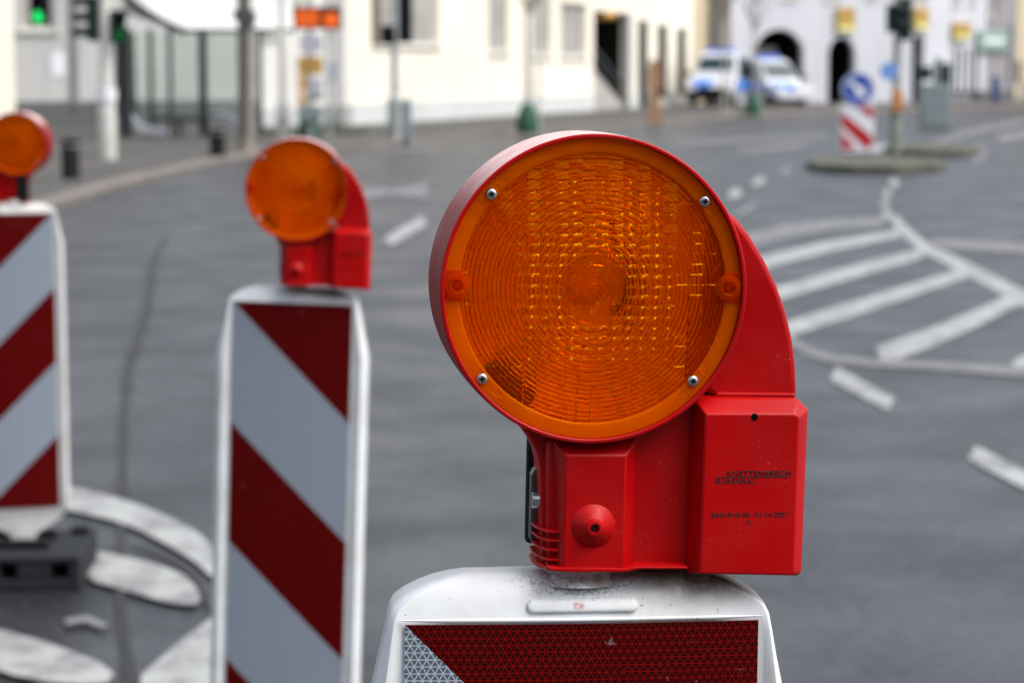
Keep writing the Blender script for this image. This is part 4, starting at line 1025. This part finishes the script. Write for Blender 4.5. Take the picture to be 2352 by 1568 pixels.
def make_lamp():
    r = thing('warning_lamp', 'x', 'warning lamp', (0, 0, 0), 0, 'orange warning lamps on the beacons')
    C = Vector((LENSX, 0, LENSZ))
    RO, RI = .1047, .1018
    # drum: ring with front and back lip
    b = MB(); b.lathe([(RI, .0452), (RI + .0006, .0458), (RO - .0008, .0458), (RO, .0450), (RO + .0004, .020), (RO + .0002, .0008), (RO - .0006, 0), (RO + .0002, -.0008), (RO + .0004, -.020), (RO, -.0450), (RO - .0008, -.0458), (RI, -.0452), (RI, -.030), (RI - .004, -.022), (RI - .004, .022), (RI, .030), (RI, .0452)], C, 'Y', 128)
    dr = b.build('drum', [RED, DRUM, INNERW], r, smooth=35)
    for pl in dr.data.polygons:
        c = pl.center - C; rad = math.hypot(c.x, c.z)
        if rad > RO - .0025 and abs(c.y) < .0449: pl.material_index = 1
        if rad < RI - .001: pl.material_index = 2
    for side in (1, -1):
        Rs = Matrix.Rotation(0 if side == 1 else math.pi, 3, 'Z')
        b = lens_front(); b.v = [tuple(C + Rs @ Vector(v)) for v in b.v]
        ln = b.build('lens', LENS if side == 1 else LENSB, r, smooth=32, recalc=False)
        bm = bmesh.new(); bm.from_mesh(ln.data)
        for f in bm.faces:
            cc = f.calc_center_median() - C; out = (-1 if cc.y < 0 else 1)
            rr_ = math.hypot(cc.x, cc.z); front = abs(cc.y) > .0372 + .0075 * (1 - (rr_ / .0915) ** 2) - .0012
            want = out if front else -out
            if f.normal.y * want < 0: f.normal_flip()
        bm.to_mesh(ln.data); bm.free()
        # flat flange ring
        b = MB(); b.lathe([(.0914, .0402), (.0920, .0408), (.0938, .0410), (.1000, .0410), (.1014, .0406), (.1014, .0355), (.0914, .0355), (.0914, .0402)], (0, 0, 0), 'Y', 128); b.v = [tuple(C + Rs @ Vector(v)) for v in b.v]
        fl = b.build('lens_flange', FLANGE, r, smooth=40)
        # bosses left and right
        for s, dpx in ((-1, .0925), (1, .0925)):
            b = MB(); b.lathe([(.0085, .0408), (.0085, .0440), (.0080, .0452), (.0052, .0460), (.0046, .0452), (.0040, .0425), (.0022, .0420), (.0020, .0440), (0, .0440)], (s * dpx, 0, .002), 'Y', 28)
            b.box((s * (dpx + .003), -.0400, .002), (.012, .0050, .0200)); b.v = [tuple(C + Rs @ Vector(v)) for v in b.v]
            b.build('lens_boss', BOSS, fl, smooth=40)
        # embossed triangles next to the screws
        b = MB()
        for (ax, az) in ((-1, 1), (1, 1), (-1, -1), (1, -1)):
            a0 = math.atan2(az * .0635, ax * .0715)
            for da in (-.125, .125):
                a = a0 + da; m_ = Vector((math.cos(a), 0, math.sin(a))) * .0950; tg = Vector((-math.sin(a), 0, math.cos(a))) * (1 if da > 0 else -1); rd = Vector((math.cos(a), 0, math.sin(a)))
                tri = [m_ - tg * .004 + rd * .0035, m_ - tg * .004 - rd * .0028, m_ + tg * .0062 - rd * .0002]
                tri = [Vector((q.x, -.0411, q.z)) for q in tri]; b.tube(tri + [tri[0], tri[1]], .00045, 6)
        b.v = [tuple(C + Rs @ Vector(v)) for v in b.v]; b.build('embossed_triangles', FLANGE, fl)['kind'] = 'stuff'
        # screws
        for (sx_, sz_) in ((-.0712, .0632), (.0745, .0602), (-.0750, -.0610), (.0700, -.0622)):
            b = MB(); b.lathe([(.0040, .0405), (.0040, .0420), (.0036, .0432), (.0024, .0440), (.0016, .0441), (0, .0441)], (sx_, 0, sz_), 'Y', 20)
            b.cur = 1; a = random.uniform(-.3, .3); Q = Matrix.Rotation(a, 3, 'Y')
            b.box((sx_, -.0440, sz_), (.0040, .0006, .0011), rot=Q); b.box((sx_, -.04405, sz_), (.0011, .0006, .0040), rot=Q)
            b.v = [tuple(C + Rs @ Vector(v)) for v in b.v]; b.build('screw', [STEEL, HOLE], r, smooth=40)
    # inside: emitter disc, holder and sensor block
    b = MB(); b.lathe([(0, .010), (.008, .009), (.012, .004), (.012, -.004), (.008, -.009), (0, -.010)], C, 'Y', 32); b.build('emitter', mat('pale_emitter', (.80, .62, .40), .3), r, smooth=40)
    b = MB(); b.lathe([(.0225, .016), (.0275, .016), (.0275, -.016), (.0225, -.016), (.0225, .016)], C + Vector((.004, 0, .003)), 'Y', 24, -.9, .9); b.build('holder_arc', BLACK, r)
    Q = Matrix.Rotation(R(40), 3, 'Y'); b = MB(); b.box(C + Vector((-.0545, -.016, -.0665)), (.038, .018, .017), rot=Q); b.build('sensor_block', BLACK, r, bevel=.002)
    rr = random.Random(3); b = MB(); a0 = 140
    while a0 < 400:                                   # faceted white cone added inside to brighten the lens, open at the top
        da = rr.uniform(11, 24); h1, h2 = rr.uniform(-.006, .004), rr.uniform(.004, .016)
        b.lathe([(.0965, h2), (.062, (h1 + h2) * .42), (.013, h1)], C, 'Y', 2, R(a0), R(min(400, a0 + da - rr.choice((0, 0, 3)))))
        a0 += da
    b.build('added_reflector', REFL, r)
    # wing
    y0 = -.016
    pl = LPs([(1640, 470), (1690, 500), (1722, 540), (1757, 598), (1786, 658), (1806, 715), (1820, 775), (1828, 835), (1831, 914), (1640, 914), (1560, 840)], y0)
    wg = MB(); wg.prism(pl, y0, .020); wg.build('wing', RED, r, bevel=.004, seg=3, smooth=40)
    pl = LPs([(1648, 901), (1824, 903), (1831, 912), (1640, 912)], y0 - .004); b = MB(); b.prism(pl, y0 - .004, y0 + .002); b.build('ledge', RED, r, bevel=.0012)
    # battery box with chamfered front
    yb_, yf_ = -.030, -.0455
    back = LPs([(1592, 914), (1833, 916), (1856, 940), (1841, 1313), (1832, 1321), (1578, 1316)], yb_)
    front = LPs([(1622, 951), (1826, 951), (1836, 958), (1824, 1312), (1820, 1320), (1606, 1317)], yf_)
    inner = [(x, z) for x, z in back]
    b = MB(); b.rings([[Vector((x, .036, z)) for x, z in back], [Vector((x, yb_, z)) for x, z in back], [Vector((x, yf_, z)) for x, z in front]]); bx = b.build('battery_box', RED, r, bevel=.0013, seg=3, smooth=35)
    hx, hz = LP(1733, 957.5, yf_); b = MB(); b.lathe([(0, .0003), (.0023, .0003), (.0025, -.0006)], (hx, yf_, hz), 'Y', 18); b.build('vent_hole', HOLE, bx)
    # web between neck and box
    yw = -.024
    pl = LPs([(1420, 985), (1600, 930), (1600, 1302), (1420, 1302)], yw); b = MB(); b.prism(pl, yw, .024); b.build('web', RED, r, bevel=.001)
    # neck panel
    yb2, yf2 = -.028, -.0405
    back = LPs([(1272, 1012), (1462, 1012), (1452, 1306), (1278, 1306)], yb2); front = LPs([(1300, 1046), (1438, 1046), (1432, 1306), (1292, 1306)], yf2)
    b = MB(); b.rings([[Vector((x, .03, z)) for x, z in back], [Vector((x, yb2, z)) for x, z in back], [Vector((x, yf2, z)) for x, z in front]]); nk = b.build('neck', RED, r, bevel=.0013, seg=3, smooth=35)
    mb2, mf2 = -.030, -.0395
    pl0 = LPs([(1286, 1030), (1450, 1030), (1442, 1050), (1294, 1050)], -.032)
    bxx, bz = LP(1362, 1208, yf2)
    b = MB(); b.lathe([(.0156, -.001), (.0152, .0002), (.0070, .0050), (.0062, .0062), (.0056, .0092), (.0046, .0098), (.0032, .0098), (.0030, .0085), (.0029, .0020)], (bxx, yf2, bz), 'Y', 40)
    b.v = [(x, y, z) for x, y, z in b.v]; bo = b.build('boss', RED, nk, smooth=45)
    b = MB(); b.lathe([(0, .0025), (.0030, .0025)], (bxx, yf2, bz), 'Y', 20); b.build('boss_hole', mat('dim_grey_plug', (.10, .09, .085), .8), nk)
    # left flank: concave curve from drum to neck
    yl = -.018
    pl = LPs([(1186, 960), (1205, 992), (1222, 1015), (1234, 1040), (1240, 1066), (1242, 1110), (1243, 1200), (1246, 1306), (1300, 1306), (1300, 960)], yl)
    b = MB(); b.prism(pl, yl, .020); b.build('flank', RED, r, bevel=.003, seg=3, smooth=40)
    pl = LPs([(1256, 1008), (1256, 1190), (1258, 1306), (1300, 1306), (1300, 1008)], -.027); b = MB(); b.prism(pl, -.027, .018); b.build('flank', RED, r, bevel=.006, seg=3, smooth=40)
    # cooling fins wrap the lower left corner
    for i, py in enumerate((1212, 1232, 1254, 1276, 1296)):
        xa, za = LP(1290, py + 8, -.034); xb, zb_ = LP(1256, py + 6, -.030); xc, zc_ = LP(1232, py - 8, -.012)
        b = MB(); o_ = [(xa, -.0365), (xb, -.0335), (xc - .0005, -.018), (xc - .002, .000), (xc - .001, .020)]; i_ = [(xc + .006, .020), (xc + .006, -.004), (xc + .010, -.018), (xb + .004, -.026), (xa, -.028)]
        z_ = LP(1270, py + 8, -.032)[1]; hh = .0008 + (.0006 if i == 4 else 0)
        b.rings([[Vector((x, y, z_ - hh)) for x, y in o_ + i_], [Vector((x, y, z_ + hh)) for x, y in o_ + i_]]); b.build('fin', RED, r, bevel=.0004)
    # bottom flange
    pts = LPs([(1262, 1309), (1300, 1313), (1440, 1313), (1470, 1306), (1580, 1306), (1580, 1300), (1462, 1300), (1440, 1304), (1262, 1302)], -.042)
    b = MB(); b.prism(pts, -.0425, .030); b.build('bottom_flange', RED, r, bevel=.0008)
    # clamp bracket and bolt on the left, lock plate on the back
    pts = LPs([(1238, 1068), (1226, 1078), (1220, 1090), (1217, 1236), (1226, 1250), (1246, 1250), (1246, 1068)], .006)
    b = MB(); b.prism(pts, .004, .016); br = b.build('bracket', DARKSTEEL, r, bevel=.001)
    cx_, cz_ = LP(1236, 1149, -.008); b = MB(); b.lathe([(0, -.0024), (.0024, -.0024), (.0026, -.0042), (.0052, -.0042), (.0056, -.0036), (.0056, .0035), (0, .0035)], (cx_ - .0002, -.008, cz_), 'X', 24); b.build('bolt', STEEL, br, smooth=40)
    b = MB(); b.box((-.006, .0345, .046), (.040, .010, .088)); b.build('lock_plate', BLACK, r, bevel=.004)
    # lettering on the battery box
    def text(s, x0, x1, ytop, ybot, bold=.028):
        cu = bpy.data.curves.new('t', 'FONT'); cu.body = s; cu.size = 1; cu.bevel_depth = bold; cu.bevel_resolution = 0; cu.extrude = 0; cu.resolution_u = 4; cu.space_character = 1.14
        o = bpy.data.objects.new('t', cu); col.objects.link(o)
        dg = bpy.context.evaluated_depsgraph_get(); me = bpy.data.meshes.new_from_object(o.evaluated_get(dg)); bpy.data.objects.remove(o)
        xs = [v.co.x for v in me.vertices]; ys = [v.co.y for v in me.vertices]
        X0, Z1 = LP(x0, ytop, yf_); X1, _ = LP(x1, ytop, yf_); _, Z0 = LP(x0, ybot, yf_)
        for v in me.vertices:
            x, y = v.co.x, v.co.y
            v.co = (X0 + (x - min(xs)) / (max(xs) - min(xs)) * (X1 - X0), yf_ - .00025, Z0 + (y - min(ys)) / (max(ys) - min(ys)) * (Z1 - Z0))
        me.materials.clear(); me.materials.append(INK); o = link(bpy.data.objects.new('lettering', me), bx); return o
    text('KNETTENBRECH', 1670, 1816, 1080.5, 1093)
    text('GURDULIC', 1643, 1735, 1099, 1111)
    text('BASt-Prüf-Nr. V4-14-2001', 1635, 1807, 1176, 1188.5, .02)
    text('- K -', 1708, 1734, 1193.5, 1203, .02)
    X0, Z0 = LP(1643, 1095.2, yf_); X1, _ = LP(1815, 1095.2, yf_)
    MB().box(((X0 + X1) / 2, yf_ - .0002, Z0), (X1 - X0, .0003, .00055)).build('lettering', INK, bx)
    return r
lamp = make_lamp()
lamp.scale = (1, SY, 1); lamp.location = lamp_origin; lamp.rotation_euler = (0, R(1.2), YAW1)
lamp['label'] = 'sharp big orange warning lamp in red housing on the nearest beacon'
def lamp_at(px, py, zc, yaw, roll, back, label):
    M2 = Matrix.Rotation(yaw + (math.pi if back else 0), 3, 'Z') @ Matrix.Rotation(-roll if back else roll, 3, 'Y')
    o = copy_tree(lamp); o['label'] = label
    o.location = P(px, py, zc) - M2 @ Vector((LENSX, (-YF if back else YF) * SY, LENSZ)); o.rotation_euler = M2.to_euler(); return o
L2 = lamp_at(682, 437, F / 1128. - .02, R(3), R(2), False, 'blurred orange lamp with red housing on the second beacon')
L3 = lamp_at(37, 331, F / 690. - .02, R(-4), 0, True, 'blurred orange lamp cut by the left edge showing its black lock plate')
print('lamp2', L2.location, 'top2', bc2.location.z + 1.2712, 'lamp3', L3.location, 'top3', bc3.location.z + 1.2712)
